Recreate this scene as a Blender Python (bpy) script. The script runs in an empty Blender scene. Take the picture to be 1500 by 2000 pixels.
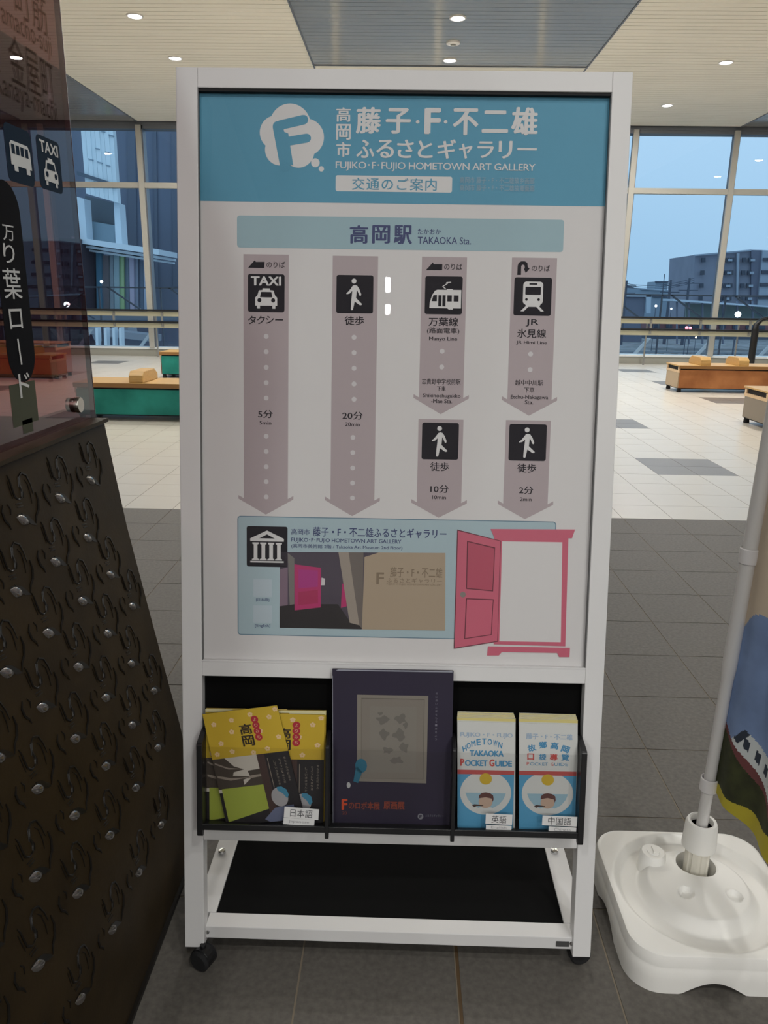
import bpy, bmesh, math, random
from mathutils import Vector, Matrix
random.seed(7)
SC = bpy.context.scene
COL = SC.collection
V3 = Vector
# ------------------------------------------------------------------ camera
F, CX, CY = 1500.0, 750.0, 1000.0
HC = 1.47
P_, Y_, R_ = map(math.radians, (15.6, 1.25, 0.82))
fw = V3((-math.sin(Y_)*math.cos(P_), math.cos(Y_)*math.cos(P_), -math.sin(P_)))
r0 = V3((math.cos(Y_), math.sin(Y_), 0)); u0 = r0.cross(fw)
RT = r0*math.cos(R_) + u0*math.sin(R_)
UP = -r0*math.sin(R_) + u0*math.cos(R_)
CAM = V3((0, 0, HC))
cd = bpy.data.cameras.new('camera'); co = bpy.data.objects.new('camera', cd); COL.objects.link(co)
cd.sensor_fit = 'VERTICAL'; cd.sensor_height = 36; cd.lens = 27; cd.clip_start = 0.02; cd.clip_end = 1000
co.matrix_world = Matrix.Translation(CAM) @ Matrix((RT, UP, -fw)).transposed().to_4x4()
SC.camera = co
# ------------------------------------------------------------------ world: even overcast dusk sky
w = bpy.data.worlds.new('dusk_sky'); SC.world = w; w.use_nodes = True
nt = w.node_tree; nt.nodes.clear()
wo = nt.nodes.new('ShaderNodeOutputWorld'); bg = nt.nodes.new('ShaderNodeBackground')
tc = nt.nodes.new('ShaderNodeTexCoord'); sx = nt.nodes.new('ShaderNodeSeparateXYZ'); cr = nt.nodes.new('ShaderNodeValToRGB')
nz = nt.nodes.new('ShaderNodeTexNoise'); nz.inputs['Scale'].default_value = 2.5
ad = nt.nodes.new('ShaderNodeMath'); ad.operation = 'MULTIPLY_ADD'; ad.inputs[1].default_value = 0.10
nt.links.new(tc.outputs['Generated'], sx.inputs[0]); nt.links.new(tc.outputs['Generated'], nz.inputs['Vector'])
nt.links.new(nz.outputs['Fac'], ad.inputs[0]); nt.links.new(sx.outputs['Z'], ad.inputs[2]); nt.links.new(ad.outputs[0], cr.inputs[0])
e = cr.color_ramp.elements
e[0].position = 0.03; e[0].color = (.38, .60, .84, 1)
e[1].position = 0.33; e[1].color = (.54, .78, 1.04, 1)
nt.links.new(cr.outputs[0], bg.inputs[0]); bg.inputs[1].default_value = 1.0
nt.links.new(bg.outputs[0], wo.inputs[0])
# ------------------------------------------------------------------ exposure
SC.view_settings.view_transform = 'Standard'; SC.view_settings.look = 'None'
SC.view_settings.exposure = 0.0; SC.view_settings.gamma = 1.0
SC.view_settings.use_curve_mapping = False
# the hall's ceiling lamps, plus added unseen ones behind the camera: (x, y, watts); each becomes a downlight further down
H = 5.27
LAMPS = [(-3.9, 12.28, 78), (-3.9, 14.27, 78), (-3.9, 17.2, 60), (-3.9, 9.4, 66), (-3.9, 7.4, 30),
         (.67, 12.28, 78), (.67, 14.27, 78), (.67, 17.2, 66), (.67, 9.4, 66), (.67, 7.4, 22),
         (5.2, 12.28, 78), (5.2, 14.27, 78), (5.2, 17.2, 66), (5.2, 9.4, 66), (5.2, 7.4, 30),
         (-8.4, 12.28, 66), (-8.4, 15.2, 66), (9.7, 12.28, 66), (9.7, 15.2, 66),
         (2.2, -.6, 42), (1.6, -1.9, 56), (-1.6, -2.0, 56), (4.6, -4.0, 60), (-4.2, -4.0, 60)]  # unseen, added to light the poster and near floor
# unseen tube lamps: middle pair known from reflections, outer four added for flatter light: (x, y0, y1, watts)
STRIPS = [(-.075, -8.85, -8.2, 120), (-.075, -9.93, -9.45, 95), (4.4, -9.6, -8.4, 290), (-4.4, -9.6, -8.4, 200), (4.4, -12.6, -11.4, 290), (-4.4, -12.6, -11.4, 200)]
# ------------------------------------------------------------------ helpers
def ray(px, py): return RT*((px-CX)/F) - UP*((py-CY)/F) + fw
def onz(px, py, z=0.0):
    d = ray(px, py); return CAM + d*((z-HC)/d.z)
def onY(px, py, Y):
    d = ray(px, py); return CAM + d*(Y/d.y)
def onX(px, py, X):
    d = ray(px, py); return CAM + d*(X/d.x)

MATS = {}
def mat(name, col, rough=.5, metal=0., nz=0., nscale=8., bump=0., bscale=60., coat=0., spec=.5, col2=None, stretch=None, emis=None, es=0.):
    if name in MATS: return MATS[name]
    m = bpy.data.materials.new(name); m.use_nodes = True; MATS[name] = m
    n = m.node_tree; b = n.nodes['Principled BSDF']
    c = tuple(col)+(1,)
    b.inputs['Base Color'].default_value = c
    b.inputs['Roughness'].default_value = rough; b.inputs['Metallic'].default_value = metal
    b.inputs['Specular IOR Level'].default_value = spec
    b.inputs['Coat Weight'].default_value = coat; b.inputs['Coat Roughness'].default_value = .08
    if emis: b.inputs['Emission Color'].default_value = tuple(emis)+(1,); b.inputs['Emission Strength'].default_value = es
    if nz or bump:
        t = n.nodes.new('ShaderNodeTexCoord'); src = t.outputs['Object']
        if stretch:
            mp = n.nodes.new('ShaderNodeMapping'); mp.inputs['Scale'].default_value = stretch
            n.links.new(src, mp.inputs[0]); src = mp.outputs[0]
    if nz:
        x = n.nodes.new('ShaderNodeTexNoise'); x.inputs['Scale'].default_value = nscale; x.inputs['Detail'].default_value = 5
        n.links.new(src, x.inputs['Vector'])
        r = n.nodes.new('ShaderNodeValToRGB'); r.color_ramp.elements[0].position = .3; r.color_ramp.elements[1].position = .7
        if col2 is None: a = tuple(k*(1-nz) for k in col); z = tuple(min(1, k*(1+nz)) for k in col)
        else: a, z = tuple(col), tuple(col2)
        r.color_ramp.elements[0].color = a+(1,); r.color_ramp.elements[1].color = z+(1,)
        n.links.new(x.outputs['Fac'], r.inputs[0]); n.links.new(r.outputs[0], b.inputs['Base Color'])
    if bump:
        x = n.nodes.new('ShaderNodeTexNoise'); x.inputs['Scale'].default_value = bscale; x.inputs['Detail'].default_value = 3
        bp = n.nodes.new('ShaderNodeBump'); bp.inputs['Strength'].default_value = bump; bp.inputs['Distance'].default_value = .002
        n.links.new(src, x.inputs['Vector']); n.links.new(x.outputs['Fac'], bp.inputs['Height']); n.links.new(bp.outputs[0], b.inputs['Normal'])
    return m
def clear_mat(name, tint, ior=1.45, rough=0.0, extra=0.0, body=None, bodyf=0.0):
    m = bpy.data.materials.new(name); m.use_nodes = True; MATS[name] = m
    n = m.node_tree; n.nodes.clear()
    o = n.nodes.new('ShaderNodeOutputMaterial'); t = n.nodes.new('ShaderNodeBsdfTransparent'); g = n.nodes.new('ShaderNodeBsdfGlossy')
    f = n.nodes.new('ShaderNodeFresnel'); f.inputs[0].default_value = ior; mx = n.nodes.new('ShaderNodeMixShader')
    t.inputs[0].default_value = tuple(tint)+(1,); g.inputs['Roughness'].default_value = rough
    last = t.outputs[0]
    if body:
        d = n.nodes.new('ShaderNodeBsdfDiffuse'); d.inputs[0].default_value = tuple(body)+(1,)
        m2 = n.nodes.new('ShaderNodeMixShader'); m2.inputs[0].default_value = bodyf
        n.links.new(last, m2.inputs[1]); n.links.new(d.outputs[0], m2.inputs[2]); last = m2.outputs[0]
    ge = n.nodes.new('ShaderNodeNewGeometry'); iv = n.nodes.new('ShaderNodeMath'); iv.operation = 'SUBTRACT'; iv.inputs[0].default_value = 1
    ml = n.nodes.new('ShaderNodeMath'); ml.operation = 'MULTIPLY'     # no reflection off the inner side of a sheet
    n.links.new(ge.outputs['Backfacing'], iv.inputs[1]); n.links.new(iv.outputs[0], ml.inputs[0]); n.links.new(f.outputs[0], ml.inputs[1])
    n.links.new(ml.outputs[0], mx.inputs[0]); n.links.new(last, mx.inputs[1]); n.links.new(g.outputs[0], mx.inputs[2])
    n.links.new(mx.outputs[0], o.inputs[0]); return m

class MB:
    def __init__(s): s.v = []; s.f = []; s.mi = []
    def add(s, vs, fs, mi=0):
        b = len(s.v); s.v += [V3(p) for p in vs]
        s.f += [tuple(b+i for i in f) for f in fs]; s.mi += [mi]*len(fs); return s
    def box(s, x0, x1, y0, y1, z0, z1, T=None, mi=0):
        vs = [V3((x, y, z)) for z in (z0, z1) for y in (y0, y1) for x in (x0, x1)]
        if T: vs = [T(p) for p in vs]
        return s.add(vs, [(0,2,3,1),(4,5,7,6),(0,1,5,4),(2,6,7,3),(0,4,6,2),(1,3,7,5)], mi)
    def prism(s, pts, off, mi=0):
        # closed polygon of 3-D points, extruded by vector off
        n = len(pts); off = V3(off); a = [V3(p) for p in pts]; b = [p+off for p in a]
        fs = [tuple(range(n)), tuple(range(2*n-1, n-1, -1))] + [(i, i+n, (i+1) % n+n, (i+1) % n) for i in range(n)]
        return s.add(a+b, fs, mi)
    def flat(s, pts, mi=0): return s.add(pts, [tuple(range(len(pts)))], mi)
    def tube(s, path, r, seg=10, cap=True, mi=0):
        path = [V3(p) for p in path]; n = len(path); rs = r if isinstance(r, (list, tuple)) else [r]*n
        vs = []; t0 = (path[1]-path[0]).normalized()
        a = t0.orthogonal().normalized()
        for i, p in enumerate(path):
            t = (path[min(i+1, n-1)]-path[max(i-1, 0)]).normalized()
            a = (a - t*a.dot(t)).normalized(); b = t.cross(a)
            for k in range(seg):
                q = 2*math.pi*k/seg; vs.append(p+(a*math.cos(q)+b*math.sin(q))*rs[i])
        fs = [(i*seg+k, i*seg+(k+1) % seg, (i+1)*seg+(k+1) % seg, (i+1)*seg+k) for i in range(n-1) for k in range(seg)]
        if cap: fs += [tuple(range(seg-1, -1, -1)), tuple((n-1)*seg+k for k in range(seg))]
        return s.add(vs, fs, mi)
    def lathe(s, prof, c, ax=(0,0,1), seg=32, mi=0, cap=True):
        # prof: (radius, height) list around axis ax through c
        c = V3(c); ax = V3(ax).normalized(); a = ax.orthogonal().normalized(); b = ax.cross(a); vs = []
        for r, h in prof:
            for k in range(seg):
                q = 2*math.pi*k/seg; vs.append(c+ax*h+(a*math.cos(q)+b*math.sin(q))*max(r, 1e-5))
        n = len(prof)
        fs = [(i*seg+k, i*seg+(k+1) % seg, (i+1)*seg+(k+1) % seg, (i+1)*seg+k) for i in range(n-1) for k in range(seg)]
        if cap: fs += [tuple(range(seg-1, -1, -1)), tuple((n-1)*seg+k for k in range(seg))]
        return s.add(vs, fs, mi)
    def build(s, name, m, parent=None, loc=None, smooth=False, bevel=0., seg=2, fixn=True):
        L = world_loc(parent) if parent else (V3(loc) if loc else V3((0, 0, 0)))
        me = bpy.data.meshes.new(name); me.from_pydata([tuple(p-L) for p in s.v], [], s.f)
        for x in (m if isinstance(m, (list, tuple)) else [m]): me.materials.append(x)
        if any(s.mi): me.polygons.foreach_set('material_index', s.mi)
        me.update()
        if fixn:
            bm = bmesh.new(); bm.from_mesh(me); bmesh.ops.recalc_face_normals(bm, faces=bm.faces); bm.to_mesh(me); bm.free()
        if smooth:
            me.polygons.foreach_set('use_smooth', [True]*len(me.polygons))
            try: me.set_sharp_from_angle(angle=math.radians(35))
            except Exception: pass
        o = bpy.data.objects.new(name, me); COL.objects.link(o)
        if parent: o.parent = parent
        else: o.location = L
        if bevel:
            b = o.modifiers.new('bevel', 'BEVEL'); b.width = bevel; b.segments = seg; b.limit_method = 'ANGLE'
        return o
def world_loc(o):
    L = V3((0, 0, 0))
    while o: L = L + o.location; o = o.parent
    return L
def tag(o, label=None, cat=None, group=None, kind=None):
    if label: o['label'] = label
    if cat: o['category'] = cat
    if group: o['group'] = group
    if kind: o['kind'] = kind
    return o
def thing(name, loc, label=None, cat=None, group=None, kind=None):
    o = bpy.data.objects.new(name, None); o.empty_display_size = .1; COL.objects.link(o); o.location = V3(loc)
    return tag(o, label, cat, group, kind)
def dup(root, loc, label=None, group=None):
    def cp(o, par):
        c = o.copy(); COL.objects.link(c)
        if par: c.parent = par
        for ch in o.children: cp(ch, c)
        return c
    r = cp(root, None); r.location = V3(loc)
    if label: r['label'] = label
    if group: r['group'] = group
    return r
# ---- lettering: flat meshes from the built-in font
_tc = bpy.data.curves.new('lettering', 'FONT'); _to = bpy.data.objects.new('lettering', _tc)
_tcache = {}
def glyphs(s, bold=0., spacing=1., shear=0.):
    k = (s, bold, spacing, shear)
    if k not in _tcache:
        _tc.body = s; _tc.offset = 0.; _tc.space_character = spacing; _tc.shear = shear; _tc.resolution_u = 3
        me = bpy.data.meshes.new_from_object(_to)
        vs = [(v.co.x, v.co.y) for v in me.vertices]; fs = [tuple(p.vertices) for p in me.polygons]
        bpy.data.meshes.remove(me)
        lay = [0]*len(vs)
        if bold:      # heavier strokes: shifted copies of the outlines
            bv, bf = vs, fs; vs = []; fs = []; lay = []
            for dx, dy in ((-1, 0), (1, 0), (0, -.6), (0, .6), (-.7, -.5), (.7, .5)):
                k0 = len(vs); vs += [(x+dx*bold, y+dy*bold) for x, y in bv]; lay += [len(lay)//max(1, len(bv))]*len(bv); fs += [tuple(i+k0 for i in f) for f in bf]
        x0 = min(v[0] for v in vs); x1 = max(v[0] for v in vs); y0 = min(v[1] for v in vs); y1 = max(v[1] for v in vs)
        _tcache[k] = ([((x-x0)/max(x1-x0, 1e-6), (y-y0)/max(y1-y0, 1e-6)) for x, y in vs], fs, lay)
    return _tcache[k]
def put_text(mb, s, T, u0, u1, v0, v1, **k):
    # T(u, v) -> world; the string fills the box u0..u1, v0..v1
    vs, fs, lay = glyphs(s, **k)
    o = T(u0, v0); nn = (T(u1, v0)-o).cross(T(u0, v1)-o).normalized()
    return mb.add([T(u0+(u1-u0)*a, v0+(v1-v0)*b)+nn*(3e-5*l) for (a, b), l in zip(vs, lay)], fs)
def rrect(u0, u1, v0, v1, r, n=5):
    r = min(r, (u1-u0)/2, (v1-v0)/2); out = []
    for cx, cy, a0 in ((u1-r, v1-r, 0), (u0+r, v1-r, 90), (u0+r, v0+r, 180), (u1-r, v0+r, 270)):
        for i in range(n+1):
            a = math.radians(a0+90*i/n); out.append((cx+r*math.cos(a), cy+r*math.sin(a)))
    return out
def circ(cu, cv, r, n=24, ry=None):
    ry = ry or r; return [(cu+r*math.cos(2*math.pi*i/n), cv+ry*math.sin(2*math.pi*i/n)) for i in range(n)]
def stroke2d(a, b, w0, w1=None, n=6):
    # capsule outline from a to b
    w1 = w1 or w0; a = Vector(a); b = Vector(b); d = b-a; an = math.atan2(d.y, d.x); out = []
    for c, ww, s in ((b, w1, -90), (a, w0, 90)):
        for i in range(n+1):
            q = an+math.radians(s+180*i/n); out.append((c.x+ww*math.cos(q), c.y+ww*math.sin(q)))
    return out
# ------------------------------------------------------------------ materials
M_light = mat('tile_light', (.66, .62, .55), .28, nz=.05, nscale=1.3, bump=.05, bscale=90)
M_dark = mat('tile_dark', (.105, .096, .084), .58, spec=.4, nz=.2, nscale=70, bump=.15, bscale=140)
M_dark2 = mat('tile_grey_inlay', (.19, .175, .16), .35, nz=.06, nscale=3)
M_groutd = mat('grout', (.20, .165, .12), .85)
M_joint = mat('joint_brown', (.085, .05, .02), .7)
M_cream = mat('cream_ceiling_plank', (.78, .755, .67), .55, nz=.03, nscale=.6)
M_gap = mat('ceiling_gap', (.20, .185, .16), .8)
M_gmet = mat('grey_gloss_plank', (.47, .47, .45), .13, .5, nz=.04, nscale=.8)
M_steel = mat('cream_painted_steel', (.46, .45, .41), .45)
M_steelb = mat('blue_grey_trim', (.17, .185, .215), .4, .3)
M_white = mat('white_powder_coat', (.66, .655, .65), .42, nz=.02, nscale=2, bump=.03, bscale=300)
M_black = mat('black_satin', (.008, .008, .009), .35)
M_blackm = mat('black_matte', (.006, .006, .007), .8)
M_wall = mat('plain_wall', (.42, .41, .39), .7, nz=.04, nscale=.7)
M_glass = clear_mat('window_glass', (.93, .97, .98), 1.45)
M_acryl = clear_mat('clear_acrylic', (.95, .95, .95), 1.3, 0.)
M_chrome = mat('chrome', (.6, .6, .6), .15, 1.)
# ------------------------------------------------------------------ floor
TX, TY, X0, Y0 = .3535, .3625, .148, 5.227
floor = MB().box(-13, 13, -16, 19.5, -.3, -.0016).build('floor', M_groutd); tag(floor, kind='structure')
inlay = [(6, 4), (6, 11), (13, 18), (13, 25), (13, 32), (-20, 32), (-13, 25), (-20, 18), (-13, 11), (20, 25), (-27, 25)]
dark = set((c+i, r+j) for c, r in inlay for i in (0, 1) for j in (0, 1))
def tile_kind(i, j):
    if j < 0: return 0
    return 1 if (i, j) in dark else 2
tiles = []
for j in range(-58, 39):
    for i in range(-37, 37):
        x0 = X0+i*TX; y0 = Y0+j*TY
        if x0 < -12.9 or x0 > 12.6 or y0 < -15.9 or y0+TY > 19.45: continue
        c = V3((x0+TX/2, y0+TY/2, 0)); d = c-CAM; zc = d.dot(fw); size = 0
        if zc > .3:
            px = CX+F*d.dot(RT)/zc; py = CY-F*d.dot(UP)/zc
            mrg = 300/zc
            if -mrg < px < 1500+mrg and py < 2000+mrg and not (430 < px < 1110 and py < 1600) and not (px < 200 and py > 900): size = F/zc
        tiles.append((size, i, j))
tiles.sort(reverse=True)
g = .0022
def tile_mesh(nm, m, gl=g, gr=g):
    b = MB().box(gl, TX-gr, g, TY-g, -.006, 0)
    me = bpy.data.meshes.new(nm); me.from_pydata([tuple(p) for p in b.v], [], b.f); me.materials.append(m); return me
tm = [tile_mesh('tile', M_dark), tile_mesh('tile', M_dark2), tile_mesh('tile', M_light)]
tmj = [tile_mesh('tile', M_dark, .008), tile_mesh('tile', M_dark2, .008), tile_mesh('tile', M_light, .008)]
rest = [MB(), MB(), MB()]
for n, (s, i, j) in enumerate(tiles):
    k = tile_kind(i, j)
    if n < 290 and s > 0:
        o = bpy.data.objects.new('floor_tile', (tmj if i == 0 and j < 0 else tm)[k]); COL.objects.link(o); o.parent = floor
        o.location = (X0+i*TX, Y0+j*TY, 0)
    else:
        x0 = X0+i*TX; y0 = Y0+j*TY
        rest[k].box(x0+(.008 if i == 0 and j < 0 else g), x0+TX-g, y0+g, y0+TY-g, -.006, 0)
for k, nm, m in ((0, 'dark_tile_field', M_dark), (1, 'grey_inlay_field', M_dark2), (2, 'light_tile_field', M_light)):
    if rest[k].v: tag(rest[k].build(nm, m, floor, fixn=False), kind='stuff')
MB().box(X0+.0005, X0+.0075, -15.9, Y0, -.0016, -.0006).build('movement_joint', M_joint, floor)
# ------------------------------------------------------------------ ceiling
ceil = MB().box(-13, 13, -16, 19.5, H+.02, H+.3).build('ceiling', M_gap); tag(ceil, kind='structure')
def planks(nm, x0, x1, ya, yb, m, z=H):
    b = MB(); y = yb
    while y > ya: b.box(x0, x1, max(y-.142, ya), y, z, z+.02); y -= .152
    return tag(b.build(nm, m, ceil, fixn=False), kind='stuff')
planks('cream_planks', -6.17, -1.64, -16, 19.1, M_cream)
planks('cream_planks', 3.02, 7.45, -16, 19.1, M_cream)
planks('cream_planks', -1.62, 3.0, 14.63, 19.1, M_cream)
planks('grey_planks', -1.62, 3.0, -16, 14.6, M_gmet)
planks('grey_planks', -13, -6.19, -16, 19.1, M_gmet)
planks('grey_planks', 7.47, 13, -16, 19.1, M_gmet)
for x in (-6.18, -1.63, 3.01, 7.46): MB().box(x-.012, x+.012, -16, 19.1, H-.012, H+.02).build('ceiling_edge_strip', M_steelb, ceil)
MB().box(-1.62, 3.0, 14.6, 14.63, H-.012, H+.02).build('ceiling_edge_strip', M_steelb, ceil)
# ------------------------------------------------------------------ walls out of view
for nm, b in (('wall_left', (-13.2, -13, -16.2, 19.5)), ('wall_right', (13, 13.2, -16.2, 19.5)), ('wall_rear', (-13, 13, -16.2, -16))):
    tag(MB().box(*b, -.3, H+.3).build(nm, M_wall), kind='structure')
# ------------------------------------------------------------------ window wall
YW = 19.2
tag(MB().box(-13, 13, YW, YW+.3, 0, .17).build('baseboard_far', mat('sill_grey', (.36, .36, .32), .4)), kind='structure')
tag(MB().box(-13, 13, YW-.03, YW+.34, .17, .215).build('trim_2', mat('sill_white', (.80, .84, .86), .3)), kind='structure')
tag(MB().box(-13, 13, YW-.02, YW+.02, H-.07, H).box(-13, 13, YW+.0, YW+.3, H-.14, H+.02).build('trim_1', M_steelb), kind='structure')
xm = [-12.98, -10.71, -8.44, -6.17, -3.9, -1.63, .64, 2.91, 5.18, 7.45, 9.72, 11.99]
for k, x in enumerate(xm[:-1]):
    wd = thing('window_%d' % (k+1), (x, YW, 0), kind='structure')
    MB().box(x-.075, x+.045, YW-.06, YW+.0, .19, H-.07).build('mullion', M_steel, wd)
    MB().box(x-.03, x+.075, YW+.0, YW+.22, .19, H-.07).build('mullion_side', M_steelb, wd)  # side of the mullion; its blue reflection is put into the colour
    x1 = xm[k+1]
    MB().box(x+.045, x1-.075, YW-.03, YW+.1, 3.86, 3.98).build('transom', M_steel, wd)
    MB().box(x+.045, x1-.075, YW+.03, YW+.045, .19, 3.86).build('pane', M_glass, wd)
    MB().box(x+.045, x1-.075, YW+.03, YW+.045, 3.98, H-.14).build('pane', M_glass, wd)
# rails along the glass
YR = 18.75
rail = thing('handrail', (0, YR, 0), 'long black two-bar handrail with pale backing boards running along the windows', 'handrail')
MB().tube([(-13, YR, 1.10), (13, YR, 1.10)], .024, 10).build('rail_bar', M_black, rail, smooth=True)
MB().tube([(-13, YR, .83), (13, YR, .83)], .024, 10).build('rail_bar', M_black, rail, smooth=True)
M_board = mat('pale_olive_board', (.50, .48, .34), .4, nz=.05, nscale=.8)
for z in (.965, .695): MB().box(-13, 13, YR+.05, YR+.07, z, z+.105).build('backing_board', M_board, rail)
for k in range(-11, 12):
    x = .02+k*1.16
    MB().box(x-.02, x+.02, YR-.005, YR+.052, .86, .99).box(x-.03, x+.03, YR+.035, YR+.052, .99, 1.08).box(x-.03, x+.03, YR+.035, YR+.052, .72, .81).tube([(x, YR, 1.09), (x, YR+.05, 1.03)], .012, 6).tube([(x, YR, .82), (x, YR+.05, .76)], .012, 6).build('bracket', mat('bracket_grey', (.35, .35, .33), .35, .5), rail)
for x in (-12.1, -8.3, -5.95, -3.6, -1.2, 1.1, 3.4, 5.75, 7.9, 10.5):
    MB().tube([(x, YR+.09, 0.0), (x, YR+.09, 1.08)], .02, 8).build('post', mat('post_grey', (.3, .3, .29), .35, .5), rail, smooth=True)
# black guard rail in front of it at the right
b0 = onY(1468, 697, 17.6); b0.z = 0; xt = onY(1481, 632, 17.6)
gr = thing('guard_rail', b0, 'thick black guard rail post bending right at its top, behind the copper bench', 'railing')
MB().tube([b0, (b0.x+.0, b0.y, .92)], .075, 14).build('post', M_black, gr, smooth=True)
MB().tube([(b0.x, b0.y, .85), (b0.x, b0.y, 1.0), (b0.x+.1, b0.y, 1.11), (b0.x+.3, b0.y, 1.17), (b0.x+4.2, b0.y, 1.17)], [.07, .06, .045, .04, .04], 12).build('top_bar', M_black, gr, smooth=True)
MB().tube([(b0.x+4.2, b0.y, 0), (b0.x+4.2, b0.y, 1.17)], .06, 12).build('post', M_black, gr, smooth=True)
# ------------------------------------------------------------------ lamps
M_lamp = mat('lamp_glow', (1, 1, 1), emis=(.97, .96, 1.), es=9)
M_ring = mat('lamp_ring', (.75, .74, .72), .35)
def downlight(x, y, wt, label, group):
    t = thing('downlight', (x, y, H), label, 'ceiling light', group)
    MB().lathe([(.097, -.014), (.117, -.014), (.122, 0), (.097, 0), (.097, -.014)], (x, y, H), seg=28, cap=False).build('trim_ring', M_ring, t, smooth=True)
    MB().lathe([(.098, -.006), (.098, -.003)], (x, y, H), seg=28).build('lens', M_lamp, t)
    l = bpy.data.lights.new('lamp_light', 'AREA'); l.shape = 'DISK'; l.size = .18; l.energy = wt; l.color = (1., .955, .885) if y > 5 else (1., .985, .96); l.spread = math.pi
    o = bpy.data.objects.new('lamp_light', l); COL.objects.link(o); o.parent = t; o.location = (0, 0, -.02)
vis = {(-3.9, 12.28): 'bright recessed downlight in the cream ceiling at upper left, nearer of the left pair',
       (-3.9, 14.27): 'bright recessed downlight at the left, just above the sign frame corner',
       (.67, 12.28): 'bright recessed downlight in the grey glossy ceiling strip, upper of its two',
       (.67, 14.27): 'bright recessed downlight just above the middle of the sign frame top',
       (5.2, 14.27): 'bright recessed downlight in the cream ceiling nearest the right photo edge',
       (5.2, 17.2): 'bright recessed downlight closest to the right-hand windows'}
for x, y, wt in LAMPS:
    downlight(x, y, wt, vis.get((x, y), 'unseen recessed ceiling downlight; those behind the camera are added light'), 'recessed downlights' if (x, y) in vis else 'downlights out of view')
for x, ya, yb_, wt in STRIPS:
    t = thing('unseen_tube_lamp', (x, (ya+yb_)/2, H), 'unseen ceiling tube lamp behind the photographer; outer four added for flatter light', 'ceiling light', 'tube lamps out of view')
    MB().box(x-.06, x+.06, ya-.04, yb_+.04, H-.05, H).build('housing', M_ring, t)
    MB().box(x-.035, x+.035, ya, yb_, H-.056, H-.05).build('diffuser', M_lamp, t)
    l = bpy.data.lights.new('lamp_light', 'AREA'); l.shape = 'RECTANGLE'; l.size = .07; l.size_y = yb_-ya; l.energy = wt; l.color = (1., .99, .97)
    o = bpy.data.objects.new('lamp_light', l); COL.objects.link(o); o.parent = t; o.location = (0, 0, -.06)
t = thing('smoke_detector', (.671, 13.37, H), 'small flat white ceiling detector between the two middle downlights', 'detector')
MB().lathe([(.11, 0), (.105, -.02), (.07, -.03)], (.671, 13.37, H), seg=24).build('housing', M_ring, t, smooth=True)
MB().lathe([(.045, -.03), (.04, -.045), (.02, -.05)], (.671, 13.37, H), seg=18).build('sensor_cap', mat('sensor_grey', (.3, .3, .28), .5), t, smooth=True)
# ------------------------------------------------------------------ benches
M_wood = mat('bench_wood', (.55, .34, .12), .38, nz=.12, nscale=5, stretch=(1, 9, 9))
M_woodl = mat('bench_wood_pale', (.66, .47, .28), .4, nz=.08, nscale=5, stretch=(1, 9, 9))
M_woode = mat('bench_wood_edge', (.28, .14, .045), .4)
M_green = mat('verdigris_copper', (.006, .145, .12), .55, .0, spec=.25, nz=.3, nscale=2.2, col2=(.028, .30, .25))
M_copper = mat('bare_copper', (.30, .105, .035), .38, .35, nz=.3, nscale=2.6, col2=(.52, .22, .08))
M_tan = mat('tan_side_panel', (.42, .32, .21), .5, nz=.05, nscale=3)
M_red = mat('red_brown_side', (.35, .06, .035), .5, nz=.06, nscale=3)
def bench(x0, x1, y0, dp, hgt, mface, mend, arms, label):
    t = thing('bench', (x0, y0, 0), label, 'bench', 'long benches with copper fronts and wooden tops')
    y1 = y0+dp
    MB().box(x0+.03, x1-.03, y0+.03, y1-.03, .06, hgt-.03).build('body', M_blackm, t)
    MB().box(x0+.03, x1-.03, y0+.015, y0+.03, .075, hgt-.075).build('front_panel', mface, t)
    MB().box(x0+.03, x1-.03, y1-.03, y1-.015, .075, hgt-.075).build('back_panel', mface, t)
    for xa, xb in ((x0+.012, x0+.03), (x1-.03, x1-.012)):
        MB().box(xa, xb, y0+.03, y1-.03, .075, hgt-.12).build('end_panel', mend, t)
        MB().box(xa-.006, xb+.006, y0+.02, y1-.02, hgt-.125, hgt-.085).build('end_rail', M_woodl, t, bevel=.003)
        for ya in (y0+.02, y1-.07): MB().box(xa-.004, xb+.004, ya, ya+.05, hgt-.09, hgt-.03).build('corner_block', M_woodl, t)
    MB().box(x0, x1, y0, y1, hgt-.022, hgt).build('wooden_top', M_wood, t, bevel=.003)
    MB().box(x0+.002, x1-.002, y0-.004, y0+.004, hgt-.055, hgt-.004).build('top_edge', M_woode, t)
    for xa in (x0+.06, x1-.06):
        for ya in (y0+.06, y1-.06):
            MB().lathe([(.035, 0), (.038, .01), (.03, .075)], (xa, ya, 0), seg=12).build('foot', M_blackm, t, smooth=True)
    for xa in arms:
        pr = [(y0+.04, hgt), (y0+.04, hgt+.085), (y0+.10, hgt+.135), (y1-.16, hgt+.135), (y1-.05, hgt+.07), (y1-.05, hgt)]
        MB().prism([(xa, a, b) for a, b in pr], (.17, 0, 0)).build('armrest', M_wood, t, bevel=.008)
    return t
def armx(px, y, z): return onY(px, 700, y).x
bench(4.6, 9.6, 13.1, .66, .45, M_copper, M_tan, (armx(1372, 13.1, .5), armx(1447, 13.1, .5)), 'long copper fronted bench with two wooden armrests, right of the sign')
bench(4.32, 9.2, 9.22, .68, .46, mat('dark_copper', (.13, .035, .012), .35, .3, nz=.2, nscale=3), mat('grey_brown_side', (.25, .21, .165), .5), (7.2,), 'nearer right bench cut by the photo edge, dark grey-brown end panel')
bench(-3.92, 1.2, 9.1, .66, .45, M_green, M_red, (armx(246, 9.1, .5), armx(344, 9.1, .5)+.05, .2), 'long green verdigris bench with wooden armrest, left of the sign')
bench(-4.42, .4, 14.05, .66, .47, M_green, M_red, (-2.9,), 'far green bench end peeping out by the sign frame left side')
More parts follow.
